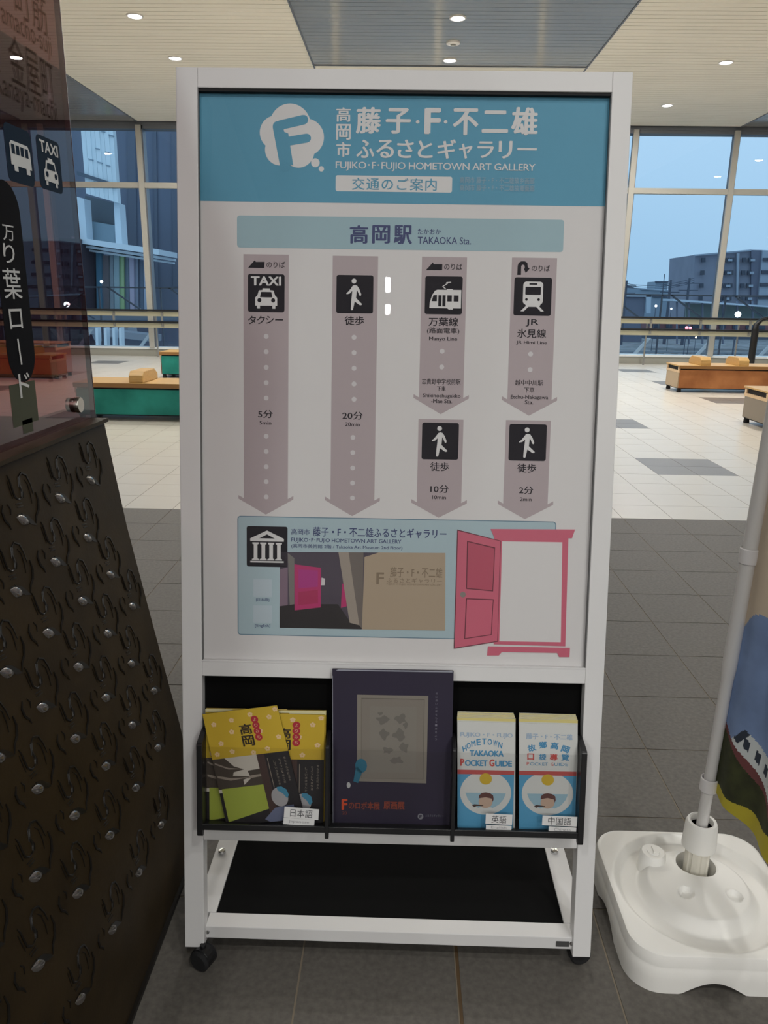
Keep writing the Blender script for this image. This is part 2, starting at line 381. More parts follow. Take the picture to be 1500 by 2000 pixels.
bench(-11.0, -6.1, 13.6, .68, .62, M_red, M_red, (-9.4,), 'red-looking bench seen through the tinted totem panel')
# ------------------------------------------------------------------ outside: ground, left building, right side town
M_tar = mat('rail_yard_ground', (.25, .26, .27), .9, nz=.35, nscale=.6)
tag(MB().box(-600, 900, 19.8, 1500, -6.3, -6).build('ground_outside', M_tar), kind='structure')
M_blwall = mat('blue_grey_concrete', (.165, .19, .255), .6, nz=.12, nscale=.5, stretch=(1.5, 1, .15))
M_clad = mat('pale_cladding', (.80, .88, .92), .4, nz=.04, nscale=.6)
M_fasc = mat('white_fascia', (.72, .80, .86), .4)
def pxprism(mb, pts, Y, dp):
    return mb.prism([onY(x, y, Y) for x, y in pts], (0, dp, 0))
bl = thing('office_building', (-12, 34, -6), 'blue-grey building with pale ribbed cladding and canopy seen through left windows', 'building')
pxprism(MB(), [(-700, -260), (560, -240), (560, 760), (-700, 760)], 44, 10).build('wall', M_blwall, bl)
for a, bb in ((246, 262), (297, 303), (332, 345)): pxprism(MB(), [(a, 100), (bb, 100), (bb+6, 560), (a+6, 560)], 43.9, .1).build('wall_pilaster', mat('pilaster', (.135, .155, .205), .6), bl)
for k in range(7):
    xa = 168+k*9; xb = xa+8.6; ta = 142+k*9.3; tb = ta+8.9
    def yb(x): return 378+(x-168)*.29
    pxprism(MB(), [(ta, 60), (tb, 60), (xb, yb(xb)), (xa, yb(xa))], 38-.05*(k % 2), .4).build('cladding_panel', M_clad, bl)
pxprism(MB(), [(150, 334), (226, 359), (226, 366), (150, 341)], 37.8, .3).build('cladding_band', mat('band_grey', (.10, .13, .17), .5), bl)  # dark grey band across the cladding
for k, (xx, yy) in enumerate(((185, 288), (205, 295), (172, 309), (190, 315), (206, 321), (196, 254), (212, 262))):
    pxprism(MB(), [(xx, yy), (xx+9, yy+2.5), (xx+9, yy+4.5), (xx, yy+2)], 37.9, .15).build('panel_joint', mat('band_grey2', (.3, .38, .45), .5), bl)
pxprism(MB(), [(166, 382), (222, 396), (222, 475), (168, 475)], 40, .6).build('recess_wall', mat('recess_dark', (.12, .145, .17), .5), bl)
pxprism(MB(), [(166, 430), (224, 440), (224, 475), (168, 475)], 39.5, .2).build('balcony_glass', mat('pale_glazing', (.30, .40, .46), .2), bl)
pxprism(MB(), [(150, 384), (164, 388), (170, 475), (154, 475)], 38.5, .8).build('column', M_fasc, bl)
pxprism(MB(), [(222, 394), (233, 397), (239, 480), (226, 478)], 38.5, .8).build('column', M_fasc, bl)
for k, (ya, yb2) in enumerate(((464, 474), (477, 481), (484, 487))):
    pxprism(MB(), [(140, ya-2), (310-k*2, ya+23), (310-k*2, yb2+24), (140, yb2-1)], 37+k*.4, 3).build('canopy_fascia', M_fasc, bl)
fc = [(.34, .46, .20), (.55, .62, .36), (.50, .62, .70), (.10, .26, .38), (.22, .20, .22), (.45, .55, .62), (.36, .50, .54), (.42, .60, .30), (.20, .27, .34), (.50, .45, .58), (.30, .33, .42), (.15, .20, .28), (.42, .47, .58)]
xs = [157, 168, 179, 187, 199, 213, 222, 233, 243, 252, 262, 270, 280, 289]
for k, c in enumerate(fc):
    yt = 480+(xs[k]-157)*.14+(12 if k in (4, 8, 11) else 4)
    pxprism(MB(), [(xs[k], yt), (xs[k+1]-1, yt+1.5), (xs[k+1], 606+k*.2), (xs[k]+2, 606)], 38.5+.15*(k % 3), .3).build('glass_fin', mat('fin_%d' % k, c, .3), bl)
pxprism(MB(), [(150, 604), (345, 606), (345, 625), (150, 625)], 36, 1).build('base_band', mat('roof_dark', (.14, .16, .19), .7), bl)
for k, p in enumerate([[(168, 640), (300, 655), (300, 668), (168, 652)], [(180, 655), (250, 640), (252, 650), (186, 668)]]):
    pxprism(MB(), p, 30+k, 1).build('low_roof', mat('low_roof_grey', (.25, .28, .32), .5), bl)
for x in (186, 203, 219, 232): pxprism(MB(), [(x, 640), (x+5, 640), (x+6, 678), (x+1, 678)], 28, .3).build('roof_post', M_fasc, bl)
pxprism(MB(), [(-300, 466), (152, 466), (152, 700), (-300, 700)], 36.5, 3).build('dark_annex', mat('annex_dark', (.045, .035, .055), .7), bl)
# maintenance gallery truss just outside the glass
tr = thing('gallery_truss', (0, 22, -1), 'dark steel truss of a gallery just outside the windows', 'truss')
M_trs = mat('truss_steel', (.06, .08, .115), .5, .1); M_trl = mat('truss_pale', (.46, .52, .58), .5)
MB().box(-14, 14, 21.9, 22, 1.62, 1.66).build('chord', M_trs, tr)
MB().box(-14, 14, 21.9, 22, -.32, -.27).build('chord', M_trl, tr)
for k in range(-8, 9):
    x = k*1.72+.35
    MB().prism([(x, 21.9, 1.64), (x+.07, 21.9, 1.64), (x+1.36, 21.9, .78), (x+1.29, 21.9, .78)], (0, .06, 0)).build('diagonal', M_trs, tr)
    MB().box(x+1.49, x+1.525, 21.9, 21.96, -.3, 1.64).build('upright', M_trs, tr)
    MB().prism([(x, 21.8, -.95), (x+.1, 21.8, -.95), (x+1.3, 21.8, .5), (x+1.2, 21.8, .5)], (0, .06, 0)).build('brace', M_trl, tr)
# right side: apartment block
ap = thing('apartment_block', (60, 170, -6), 'grey five-storey apartment block behind the right-hand windows', 'building')
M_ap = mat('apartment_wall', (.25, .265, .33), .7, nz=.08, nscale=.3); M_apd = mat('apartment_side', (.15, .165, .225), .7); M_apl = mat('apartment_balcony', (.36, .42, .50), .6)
M_apw = mat('apartment_window', (.04, .055, .085), .2); M_apr = mat('apartment_reveal', (.36, .42, .50), .5)
def c6(x, y): return (1150+x/4.286, 450+y/4.286)
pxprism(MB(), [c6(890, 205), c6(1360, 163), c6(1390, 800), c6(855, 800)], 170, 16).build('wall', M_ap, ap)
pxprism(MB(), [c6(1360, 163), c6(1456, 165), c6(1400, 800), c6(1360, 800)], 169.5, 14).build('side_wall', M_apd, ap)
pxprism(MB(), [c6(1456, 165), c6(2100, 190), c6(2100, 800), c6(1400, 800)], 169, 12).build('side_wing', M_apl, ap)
pxprism(MB(), [c6(885, 203), c6(1360, 160), c6(1360, 172), c6(885, 215)], 169.2, .5).build('parapet', M_apl, ap)
for r, y in enumerate((243, 350, 458, 566)):
    for k, x in enumerate((948, 1110, 1150, 1190, 1290, 1340)):
        dx = -r*8; f = pxprism(MB(), [c6(x+dx, y-14), c6(x+dx+30, y-15), c6(x+dx+29, y+22), c6(x+dx-1, y+23)], 169.1, .4).build('window', M_apw, ap)
        if k in (2, 5): pxprism(MB(), [c6(x+dx+16, y-4), c6(x+dx+52, y-5), c6(x+dx+52, y+16), c6(x+dx+16, y+16)], 168.9, .1).build('curtain_pane', M_apr, f)
for r, y in enumerate((230, 335, 440, 545)):
    pxprism(MB(), [c6(1462-r*14, y), c6(1600, y), c6(1600, y+28), c6(1462-r*14, y+28)], 168.6, .3).build('balcony_gap', M_apw, ap)
pxprism(MB(), [c6(1236, 560), c6(1250, 560), c6(1262, 190), c6(1240, 190)], 169.3, .4).build('drain_recess', M_apl, ap)
# low town
M_lo = [mat('low_a', (.17, .19, .25), .7), mat('low_b', (.28, .36, .44), .6), mat('low_c', (.52, .62, .72), .5), mat('low_d', (.09, .11, .15), .7)]
def house(pts, Y, dp, m, label, extra=()):
    c = onY(pts[0][0], pts[0][1], Y); t = thing('low_building', (c.x, Y, -6), label, 'building', 'low buildings beyond the tracks')
    P = [onY(x, y, Y) for x, y in pts]; lo = [V3((P[-1].x, Y, -6)), V3((P[0].x, Y, -6))]
    MB().prism(P+lo, (0, dp, 0)).build('wall', m, t)
    for nm, q, mm in extra: pxprism(MB(), q, Y-.5, .45).build(nm, mm, t)
house([(1200, 577), (1262, 577)], 150, 12, M_lo[0], 'dark low building with a pale gable edge beside the sign frame', [('roof_edge', [(1200, 574), (1272, 575), (1272, 580), (1200, 579)], M_lo[2]), ('end_wall', [(1262, 576), (1272, 576), (1271, 612), (1262, 612)], M_lo[2])])
house([(1195, 568), (1225, 561), (1300, 566), (1362, 570)], 215, 14, M_lo[1], 'long flat grey building low on the skyline', [('roof_line', [(1252, 564), (1300, 566), (1300, 567.5), (1252, 565.5)], M_lo[2]), ('window_band', [(1275, 576), (1350, 578), (1350, 582), (1275, 580)], M_lo[3])])
house([(1280.5, 550), (1305, 550)], 240, 8, M_lo[1], 'small pale rooftop tower block on the skyline', [('cornice', [(1280, 549), (1305.5, 549), (1305.5, 552), (1280, 552)], M_lo[3])])
house([(1190, 556), (1215, 558), (1238, 561)], 260, 8, M_lo[3], 'dark treetop-like roofs at the far left of the skyline', [('roof_line', [(1190, 555), (1238, 560), (1238, 561), (1190, 556)], M_lo[0])])
t = thing('low_building', (80, 300, -6), 'distant hazy row of roofs along the whole horizon', 'building', 'low buildings beyond the tracks')
MB().box(-260, 420, 300, 312, -6, 4.5).build('wall', M_lo[1], t)
MB().box(-260, 420, 299, 300, 4., 4.6).build('roof_line', M_lo[0], t)
# platform canopies, yard clutter and a parked train between the rails
t = thing('platform_canopy', onY(1315, 586, 112), 'pale long station platform roof beneath the apartment block', 'canopy')
pxprism(MB(), [(1314, 584), (1500, 597), (1600, 604), (1600, 608), (1500, 600), (1314, 588)], 112, 5).build('roof_edge', M_lo[2], t)
for x in (1322, 1345, 1372, 1412, 1440, 1470): pxprism(MB(), [(x, 588), (x+2, 588), (x+2, 672), (x, 672)], 113, .4).build('support', M_lo[0], t)
pxprism(MB(), [(1340, 592), (1500, 600), (1500, 630), (1340, 630)], 116, .5).build('back_screen', mat('canopy_back', (.20, .26, .25), .7), t)
t = thing('parked_train', onY(1290, 640, 128), 'dark red-brown train parked beyond the window handrail', 'train')
pxprism(MB(), [(1262, 629), (1660, 636), (1660, 656), (1262, 650)], 128, 3).build('car_body', mat('train_maroon', (.20, .075, .08), .5, nz=.2, nscale=.5), t)
for k in range(9): pxprism(MB(), [(1275+k*26, 633+k*.4), (1287+k*26, 633+k*.4), (1287+k*26, 640+k*.4), (1275+k*26, 640+k*.4)], 127.8, .15).build('window', M_apw, t)
pxprism(MB(), [(1262, 650), (1660, 655), (1660, 664), (1262, 662)], 128.2, 2.4).build('underframe', M_lo[3], t)
M_rail = mat('track_steel', (.30, .34, .38), .4, .4)
trk = ['railway track just below the parked train', 'second railway track below the train', 'third railway track below the train', 'fourth railway track, pale sleepers, below the train', 'lowest railway track seen above the window sill']
for k, yc in enumerate((118, 100, 86, 74, 64)):
    tk = thing('railway_track', (20, yc, -6), trk[k], 'track', 'tracks in the rail yard')
    for s in (-.55, .55): MB().box(-60, 150, yc+s-.07, yc+s+.07, -5.9, -5.72).build('rail', M_rail, tk)
    sl = MB()
    for q in range(-60, 150, 2): sl.box(q, q+.6, yc-1.1, yc+1.1, -6, -5.88)
    tag(sl.build('sleepers', mat('sleeper_grey', (.24, .25, .25), .8), tk), kind='stuff')
# utility poles with wires
for k, (x, yt, Y) in enumerate(((1224, 548, 140), (1310.5, 547, 144), (1347, 543, 142), (1298, 535, 196))):
    p = onY(x, yt, Y); t = thing('utility_pole', (p.x, Y, -6), ['utility pole with crossbars close to the sign frame', 'utility pole between the tower block and apartment block', 'utility pole with crossbars against the apartment block wall', 'thin mast on the little tower block'][k], 'pole', 'poles on the skyline')
    MB().tube([(p.x, Y, -6), (p.x, Y, p.z)], [.3, .2] if k < 3 else [.16, .1], 8).build('shaft', M_lo[3], t)
    if k < 3:
        for q in (.8, 2.0): MB().box(p.x-1.7, p.x+1.7, Y-.08, Y+.08, p.z-q-.16, p.z-q).build('crossbar', M_lo[3], t)
for k, (ya, yb2, yc) in enumerate(((548, 545, 543), (551, 550, 547), (555, 553, 551))):
    pts = []
    A = onY(1195, ya, 139); B = onY(1356, yc, 141)
    for q in range(13):
        f = q/12; p = A.lerp(B, f); p.z -= 4*f*(1-f); pts.append(p)
    tag(MB().tube(pts, .05, 5).build('power_line', M_lo[3]), ['uppermost thin power line across the dusk sky', 'middle thin power line across the dusk sky', 'lowest thin power line across the dusk sky'][k], 'wire', 'power lines')
# lights in the yard
def yardlamp(px, py, Y, r, col, es, label, cat='light'):
    p = onY(px, py, Y); t = thing('yard_lamp', (p.x, Y, -6), label, cat)
    MB().tube([(p.x, Y, -6), (p.x, Y, p.z)], r*.3, 8).build('pole', M_lo[3], t)
    MB().lathe([(.01, r), (r*.7, r*.7), (r, 0), (r*.7, -r*.7), (.01, -r)], (p.x, Y-.05, p.z), seg=14).build('globe', mat('glow_%d' % px, (1, 1, 1), emis=col, es=es), t, smooth=True)
yardlamp(1441, 614, 108, .40, (.95, .95, 1), 12, 'large glaring white lamp in the yard left of the black post')
yardlamp(1281, 597.5, 124, .19, (.95, .97, 1), 6, 'small white yard lamp beside the low dark building')
yardlamp(1311, 603, 124, .15, (.9, .95, .95), 4, 'faint white yard lamp right of the smaller one')
yardlamp(1341, 640.5, 104, .22, (1, .12, .14), 3, 'left one of two red signal lamps between the handrail bars')
yardlamp(1348, 641, 104, .19, (1, .15, .17), 2.5, 'right one of two red signal lamps between the handrail bars')
yardlamp(1359, 659, 92, .10, (1, .75, .45), 5, 'tiny warm lamp under the lower handrail bar')
yardlamp(135, 593, 36, .07, (1, .97, .95), 12, 'white lamp seen through the tinted totem panel')
yardlamp(199, 550, 37.5, .07, (.95, .97, 1), 5, 'small white lamp among the coloured glass fins')
# ------------------------------------------------------------------ information totem (left foreground)
XP = -.69
ZT = [0, .05, .17, .30, .42, .55, .76, .95, 1.10, 1.195]
XT = [-.548, -.540, -.529, -.5275, -.5375, -.562, -.600, -.634, -.655, -.667]
def xat(z):
    for i in range(len(ZT)-1):
        if z <= ZT[i+1]:
            f = (z-ZT[i])/(ZT[i+1]-ZT[i]); return XT[i]+(XT[i+1]-XT[i])*f
    return XT[-1]
YF, YN = 1.70, .52
M_bronze = mat('dark_bronze', (.031, .020, .008), .55, .0, nz=.22, nscale=9, bump=.12, bscale=120, spec=.14)
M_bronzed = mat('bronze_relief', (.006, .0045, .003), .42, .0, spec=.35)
M_leafm = mat('bronze_leaf_bump', (.24, .225, .215), .2, .8)
tot = thing('information_totem', (-.9, 1.1, 0), 'dark bronze pedestal with embossed motifs carrying a tinted red guide panel', 'signpost')
NS = 44
zz = [1.195*i/NS for i in range(NS+1)]
fr = [(xat(z), z) for z in zz]; bk = [(-1.62-x if False else -(x)-1.5+.0, z) for x, z in reversed(fr)]
prof = fr + [(-.9-( .9+x), z) for x, z in reversed(fr)]
pd = MB().prism([(x, YN, z) for x, z in prof], (0, YF-YN, 0)).build('pedestal', M_bronze, tot, bevel=.006, smooth=True)
MB().box(-1.12, -.655, YN+.01, YF-.01, 1.195, 1.203).build('cap_plate', M_bronze, tot)
MB().box(-1.262, -.538, YN-.012, YF+.012, 0, .012).build('base_plate', M_bronzed, tot)
# embossed motifs: curved strokes, a leaf bump paled for its highlight, an almond painted as shadow
def face_T(Yc, zc):
    def T(a, b, n=0.):
        z = zc+b; x = xat(z); dz = .01; sl = (xat(z+dz)-xat(z-dz))/(2*dz)
        nn = V3((1, 0, -sl)).normalized(); return V3((x, Yc+a, z))+nn*n
    return T
def motif(Yc, zc):
    T = face_T(Yc, zc); b = MB()
    def st(pts, r):
        r = r*1.05
        P = []
        for i in range(len(pts)-1):
            for q in range(3):
                f = q/3; P.append(T(pts[i][0]*(1-f)+pts[i+1][0]*f, pts[i][1]*(1-f)+pts[i+1][1]*f, .0004))
        P.append(T(*pts[-1], .0004)); n = len(P)
        b.tube(P, [r*(.35+.65*math.sin(math.pi*min(1, max(0, (i+.6)/n)))) for i in range(n)], 5)
    st([(-.016, .083), (-.0125, .074), (-.011, .058), (-.009, .045), (.001, .036), (.010, .0355)], .0022)
    st([(.004, .035), (.014, .037), (.018, .046), (.0155, .060), (.021, .071), (.023, .070)], .0022)
    st([(.012, .055), (.018, .072), (.030, .077), (.044, .070), (.052, .052), (.055, .033)], .0020)
    st([(.064, .034), (.0655, .018), (.058, .002), (.046, -.006), (.040, -.018)], .0028)
    st([(-.010, .031), (.010, .028)], .0012); st([(-.008, .025), (.012, .022)], .0012); st([(.0, .012), (.002, .009)], .0016)
    st([(-.0195, .075), (-.0175, .058), (-.015, .042)], .0011); st([(.020, .052), (.0225, .043), (.019, .034)], .0011); st([(.035, .064), (.043, .054), (.045, .034), (.043, .018)], .0012)
    st([(-.050, .040), (-.058, .030), (-.056, .016), (-.047, .006), (-.043, -.004)], .0026)
    st([(-.036, .037), (-.030, .028), (-.033, .018)], .0015)
    o = b.build('relief_stroke', M_bronzed, tot, smooth=True)
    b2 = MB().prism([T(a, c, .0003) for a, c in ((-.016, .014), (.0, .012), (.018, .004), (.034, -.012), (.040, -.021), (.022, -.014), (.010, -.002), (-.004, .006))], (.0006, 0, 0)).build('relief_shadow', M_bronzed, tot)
    m2 = MB(); n1, n2 = 7, 9; vs = []
    for i in range(n1+1):
        s = i/n1; cx_ = -.017+.036*s; cy_ = .010-.021*s; wd = .0078*math.sin(math.pi*s)**.8+.0002
        for j in range(n2):
            q = j/(n2-1)*2-1; vs.append(T(cx_+.5*wd*q, cy_+wd*q, .0001+.0055*math.sin(math.pi*s)*math.sqrt(max(0, 1-q*q))))
    m2.add(vs, [(i*n2+j, i*n2+j+1, (i+1)*n2+j+1, (i+1)*n2+j) for i in range(n1) for j in range(n2-1)])
    o = m2.build('relief_leaf', M_leafm, tot, smooth=True, fixn=False)
    return o
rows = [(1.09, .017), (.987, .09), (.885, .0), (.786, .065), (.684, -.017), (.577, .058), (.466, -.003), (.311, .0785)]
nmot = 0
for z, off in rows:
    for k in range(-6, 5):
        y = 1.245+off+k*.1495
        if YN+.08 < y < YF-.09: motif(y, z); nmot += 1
# tinted panel
def tint_mat():
    m = clear_mat('tinted_red_panel', (.50, .355, .365), 1.42, 0.0, body=(.12, .035, .045), bodyf=.04); return m
M_tint = tint_mat()
ZPB, ZPT = 1.197, 2.55
ypf = onX(187, 815, XP).y; ypn = .50
MB().box(XP-.010, XP, ypn, ypf, ZPB, ZPT).build('tinted_panel', M_tint, tot)
MB().box(XP-.011, XP+.0005, ypn, ypf, ZPB-.001, ZPB+.004).build('panel_edge', mat('panel_edge_maroon', (.035, .004, .006), .25), tot)
MB().box(XP-.011, XP+.0005, ypf-.0015, ypf+.0005, ZPB, ZPT).build('panel_edge', MATS['panel_edge_maroon'], tot)
bo = onX(168, 791, XP+.02); bo.x = XP
MB().lathe([(.0155, -.018), (.0155, .0), (.0165, .0), (.0165, .008), (.0155, .0095)], bo, (1, 0, 0), 28).build('standoff_bolt', mat('brushed_steel', (.42, .40, .36), .28, 1.), tot, smooth=True)
bo2 = bo.copy(); bo2.y = ypn+.06
MB().lathe([(.0155, -.018), (.0155, .0), (.0165, .0), (.0165, .008), (.0155, .0095)], bo2, (1, 0, 0), 28).build('standoff_bolt', MATS['brushed_steel'], tot, smooth=True)
def TP(n): return lambda a, b: V3((XP+n, a, b))
def pbox(x0, y0, x1, y1, X=XP):
    # pixel box corners on the panel plane -> near, far, bottom, top
    ym = (y0+y1)/2; a = onX(x0, ym, X); b = onX(x1, ym, X); c = onX((x0+x1)/2, y0, X); d = onX((x0+x1)/2, y1, X)
    return a.y, b.y, d.z, c.z
M_ptxt = mat('panel_white_print', (.62, .62, .60), .5); M_pdk = clear_mat('panel_dark_print', (.60, .56, .50), 1.0); M_pblue = mat('panel_blue_print', (.014, .028, .05), .9, spec=.1)
M_pblk = mat('panel_black_print', (.003, .003, .005), .9, spec=.15); M_pgg = mat('panel_sage_print', (.085, .09, .062), .9, spec=.1)
def ptext(s, box, m, parent=tot, name='lettering', n=.0012, **k):
    a, b, c, d = pbox(*box); return put_text(MB(), s, TP(n), a, b, c, d, **k).build(name, m, parent, fixn=False)
# black vertical band with white lettering
y0b = onX(8, 640, XP).y; y1b = onX(62, 640, XP).y
band = MB().prism([TP(.0006)(a, b) for a, b in rrect(y0b, y1b, onX(40, 748, XP).z, 1.655, .06)], (-.0004, 0, 0)).build('band', M_pblk, tot)
MB().box(XP+.0003, XP+.0005, onX(20, 780, XP).y, onX(71, 780, XP).y, onX(40, 832, XP).z, onX(40, 748, XP).z).build('band_patch', M_pgg, tot)
MB().box(XP+.0003, XP+.0005, onX(46, 850, XP).y, onX(66, 850, XP).y, onX(55, 845, XP).z, onX(55, 818, XP).z).build('band_patch', M_pgg, tot)
for ch, bx in (('万', (4, 440, 26, 470)), ('り', (5, 476, 27, 514)), ('葉', (5, 524, 40, 584)), ('ロ', (17, 603, 42, 642)), ('ー', (0, 0, 0, 0)), ('ド', (36, 728, 58, 776))):
    if ch == 'ー':
        a = onX(32, 662, XP); c = onX(42, 712, XP); MB().prism([TP(.0012)(a.y, a.z), TP(.0012)(a.y+.005, a.z), TP(.0012)(a.y+.009, c.z), TP(.0012)(a.y+.004, c.z)], (.0002, 0, 0)).build('lettering', M_ptxt, band)
    else: ptext(ch, bx, M_ptxt, band, bold=.006)
# pictogram plates
a, b, c, d = pbox(12, 250, 62, 358); bus = MB().prism([TP(.0006)(p, q) for p, q in rrect(a, b, c, d, .012)], (-.0004, 0, 0)).build('pictogram_plate', M_pblue, tot)
w_, h_ = b-a, d-c
def QP(u, v, n=.0012): return V3((XP+n, a+w_*u, c+h_*v))
sy = MB().prism([QP(x, y) for x, y in [(.14, .30), (.14, .66), (.2, .72), (.82, .72), (.9, .62), (.92, .30)]], (.0002, 0, 0))
for x in (.24, .7): sy.prism([QP(x, .2), QP(x, .3), QP(x+.14, .3), QP(x+.14, .2)], (.0002, 0, 0))
sy.build('bus_symbol', M_ptxt, bus)
sy = MB()
for x in (.19, .36, .53, .70): sy.prism([QP(x, .5, .0016), QP(x, .66, .0016), QP(x+.12, .66, .0016), QP(x+.12, .5, .0016)], (.0002, 0, 0))
sy.build('bus_windows', M_pblue, bus)
a, b, c, d = pbox(75, 272, 118, 372); tx = MB().prism([TP(.0006)(p, q) for p, q in rrect(a, b, c, d, .012)], (-.0004, 0, 0)).build('pictogram_plate', M_pblue, tot)
w_, h_ = b-a, d-c
def taxi(Q, thick, m, mh, parent):
    put_text(MB(), 'TAXI', lambda u, v: Q(u, v, 1), .10, .90, .70, .92, bold=.03).build('taxi_lettering', m, parent, fixn=False)
    s = MB().prism([Q(x, y, 1) for x, y in [(.2, .17), (.2, .36), (.27, .42), (.31, .56), (.40, .575), (.40, .62), (.60, .62), (.60, .575), (.69, .56), (.73, .42), (.80, .36), (.80, .17)]], thick)
    for x in (.25, .67): s.prism([Q(x, .09, 1), Q(x, .18, 1), Q(x+.08, .18, 1), Q(x+.08, .09, 1)], thick)
    s.build('car_symbol', m, parent)
    s = MB().prism([Q(x, y, 2) for x, y in [(.32, .40), (.35, .52), (.65, .52), (.68, .40)]], thick)
    for x in (.31, .69): s.prism([Q(p, q, 2) for p, q in circ(x, .30, .055, 14)], thick)
    s.build('car_windows', mh, parent)
taxi(lambda u, v, k: V3((XP+.0006+.0006*k, a+w_*u, c+h_*v)), (.0002, 0, 0), M_ptxt, M_pblue, tx)
ptext('金屋町', (20, 92, 102, 182), M_pdk)
ptext('町筋', (28, -30, 88, 48), M_pdk)
ptext('Yamacho-suji', (-10, 30, 96, 84), M_pdk)
ptext('Kanaya-machi', (-6, 166, 108, 222), M_pdk)
# ------------------------------------------------------------------ banner stand base (right foreground)
M_plast = mat('white_plastic', (.80, .79, .75), .38, nz=.015, nscale=3, bump=.04, bscale=200)
BX0, BX1, BY0, BY1 = .528, .955, 1.362, 1.785
BC = V3(((BX0+BX1)/2, (BY0+BY1)/2, 0))
PC = V3((.757, 1.633, 0))
base = thing('banner_weight', BC, 'white square plastic water-filled banner weight on the floor at the right', 'banner weight')
d1 = onz(1340, 1748, .108); d2 = onz(1434, 1755, .104)
DIM = ((d1.x, d1.y, .020, .012), (d2.x, d2.y, .020, .012))
def hgt(x, y):
    # moulded top: flat rim, a round valley, a dome in the middle
    r = math.hypot((x-BC.x), (y-BC.y)); d = math.hypot(x-PC.x, y-PC.y)
    z = .098
    def ss(a, b, t): t = max(0, min(1, (t-a)/(b-a))); return t*t*(3-2*t)
    z -= .019*(1-ss(.176, .198, r))
    z += .032*(1-ss(.112, .142, r)) + .010*(1-ss(.0, .115, r))
    for cx_, cy_, rr, dp in DIM:
        q = math.hypot(x-cx_, y-cy_); z -= dp*(1-ss(rr*.55, rr, q))
    return z
def sqr(t, hx, hy, r):
    # point on rounded square outline, t in 0..1
    P = rrect(-hx, hx, -hy, hy, r, 8); n = len(P)
    D = [math.dist(P[i], P[(i+1) % n]) for i in range(n)]; f = t*sum(D)
    for i in range(n):
        if f <= D[i] or i == n-1: break
        f -= D[i]
    g_ = f/D[i] if D[i] else 0; a = P[i]; b = P[(i+1) % n]
    return (a[0]*(1-g_)+b[0]*g_, a[1]*(1-g_)+b[1]*g_)
hx, hy = (BX1-BX0)/2, (BY1-BY0)/2
NT = 180; rings = []
def zbot(x, y):
    # hand-hold arches in the skirt
    z = 0.
    if y < BC.y-.17: z = .031*max(0, math.cos(min(1, abs(x-BC.x+.03)/.072)*math.pi/2))
    if x < BC.x-.17: z = max(z, .028*max(0, math.cos(min(1, abs(y-BC.y)/.075)*math.pi/2)))
    return z
for sc_, zf in ((1.0, 'b'), (1.005, .035), (1.0, .062), (.992, .066), (.992, .069), (.985, .085), (.972, .095), (.945, .098)):
    rings.append((sc_, zf))
vs = []; fs = []
for sc_, zf in rings:
    for k in range(NT):
        x, y = sqr(k/NT, hx*sc_, hy*sc_, .075*sc_); X = BC.x+x; Y = BC.y+y
        vs.append(V3((X, Y, zbot(X, Y) if zf == 'b' else (max(zf, zbot(X, Y)+.006) if zf == .035 else zf))))
nr = len(rings)
for i in range(nr-1):
    for k in range(NT): fs.append((i*NT+k, i*NT+(k+1) % NT, (i+1)*NT+(k+1) % NT, (i+1)*NT+k))
# top surface: rings shrinking to the hole around the pole
NQ = 56
for i in range(1, NQ+1):
    f = i/NQ
    for k in range(NT):
        x, y = sqr(k/NT, hx*.945, hy*.945, .07); px_ = PC.x-BC.x; py_ = PC.y-BC.y
        an = math.atan2(y-py_, x-px_); ex, ey = px_+.048*math.cos(an), py_+.048*math.sin(an)
        X = BC.x+x*(1-f)+ex*f; Y = BC.y+y*(1-f)+ey*f
        vs.append(V3((X, Y, hgt(X, Y))))
    b_ = (nr+i-2)*NT; c_ = (nr+i-1)*NT
    for k in range(NT): fs.append((b_+k, b_+(k+1) % NT, c_+(k+1) % NT, c_+k))
last = (nr+NQ-1)*NT
vs += [V3((vs[last+k].x, vs[last+k].y, .03)) for k in range(NT)]
for k in range(NT): fs.append((last+k, last+(k+1) % NT, last+NT+(k+1) % NT, last+NT+k))
fs.append(tuple(last+NT+k for k in range(NT)))
bm_ = MB().add(vs, fs); bm_.build('tank', M_plast, base, smooth=True)
zc_ = hgt(PC.x+.05, PC.y)
MB().lathe([(.0475, zc_-.006), (.053, zc_-.006), (.053, zc_+.001), (.0475, zc_+.003), (.0475, zc_-.006)], (PC.x, PC.y, 0), seg=40, cap=False).build('hole_rim', M_plast, base, smooth=True)
cp = V3((.657, 1.657, 0)); zq = .104
MB().lathe([(.038, zq-.045), (.031, zq+.022), (.027, zq+.027), (.016, zq+.027), (.015, zq+.030), (.0, zq+.030)], cp, seg=32).build('filler_cap', M_plast, base, smooth=True)
MB().box(cp.x-.002, cp.x+.002, cp.y-.011, cp.y+.011, zq+.029, zq+.035).build('cap_ridge', M_plast, base)
# ribbed socket and collar
sk = MB(); prof = []
n = 32; vs = []
for z in (.03, .20):
    for k in range(n*2):
        q = math.pi*k/n; r = .029 if k % 8 < 5 else .0268; vs.append(V3((PC.x+r*math.cos(q), PC.y+r*math.sin(q), z)))
m_ = n*2; sk.add(vs, [(k, (k+1) % m_, m_+(k+1) % m_, m_+k) for k in range(m_)]+[tuple(range(m_-1, -1, -1)), tuple(range(m_, 2*m_))])
sk.build('ribbed_socket', mat('ivory_plastic', (.72, .69, .60), .4), base)
MB().lathe([(.030, .170), (.0405, .172), (.0375, .235), (.034, .243), (.030, .245), (.027, .243), (.026, .225), (.0262, .172)], PC, seg=40, cap=False).build('locking_collar', M_plast, base, smooth=True)
MB().lathe([(.0, .228), (.0255, .228)], PC, seg=24).build('collar_seal', M_blackm, base)
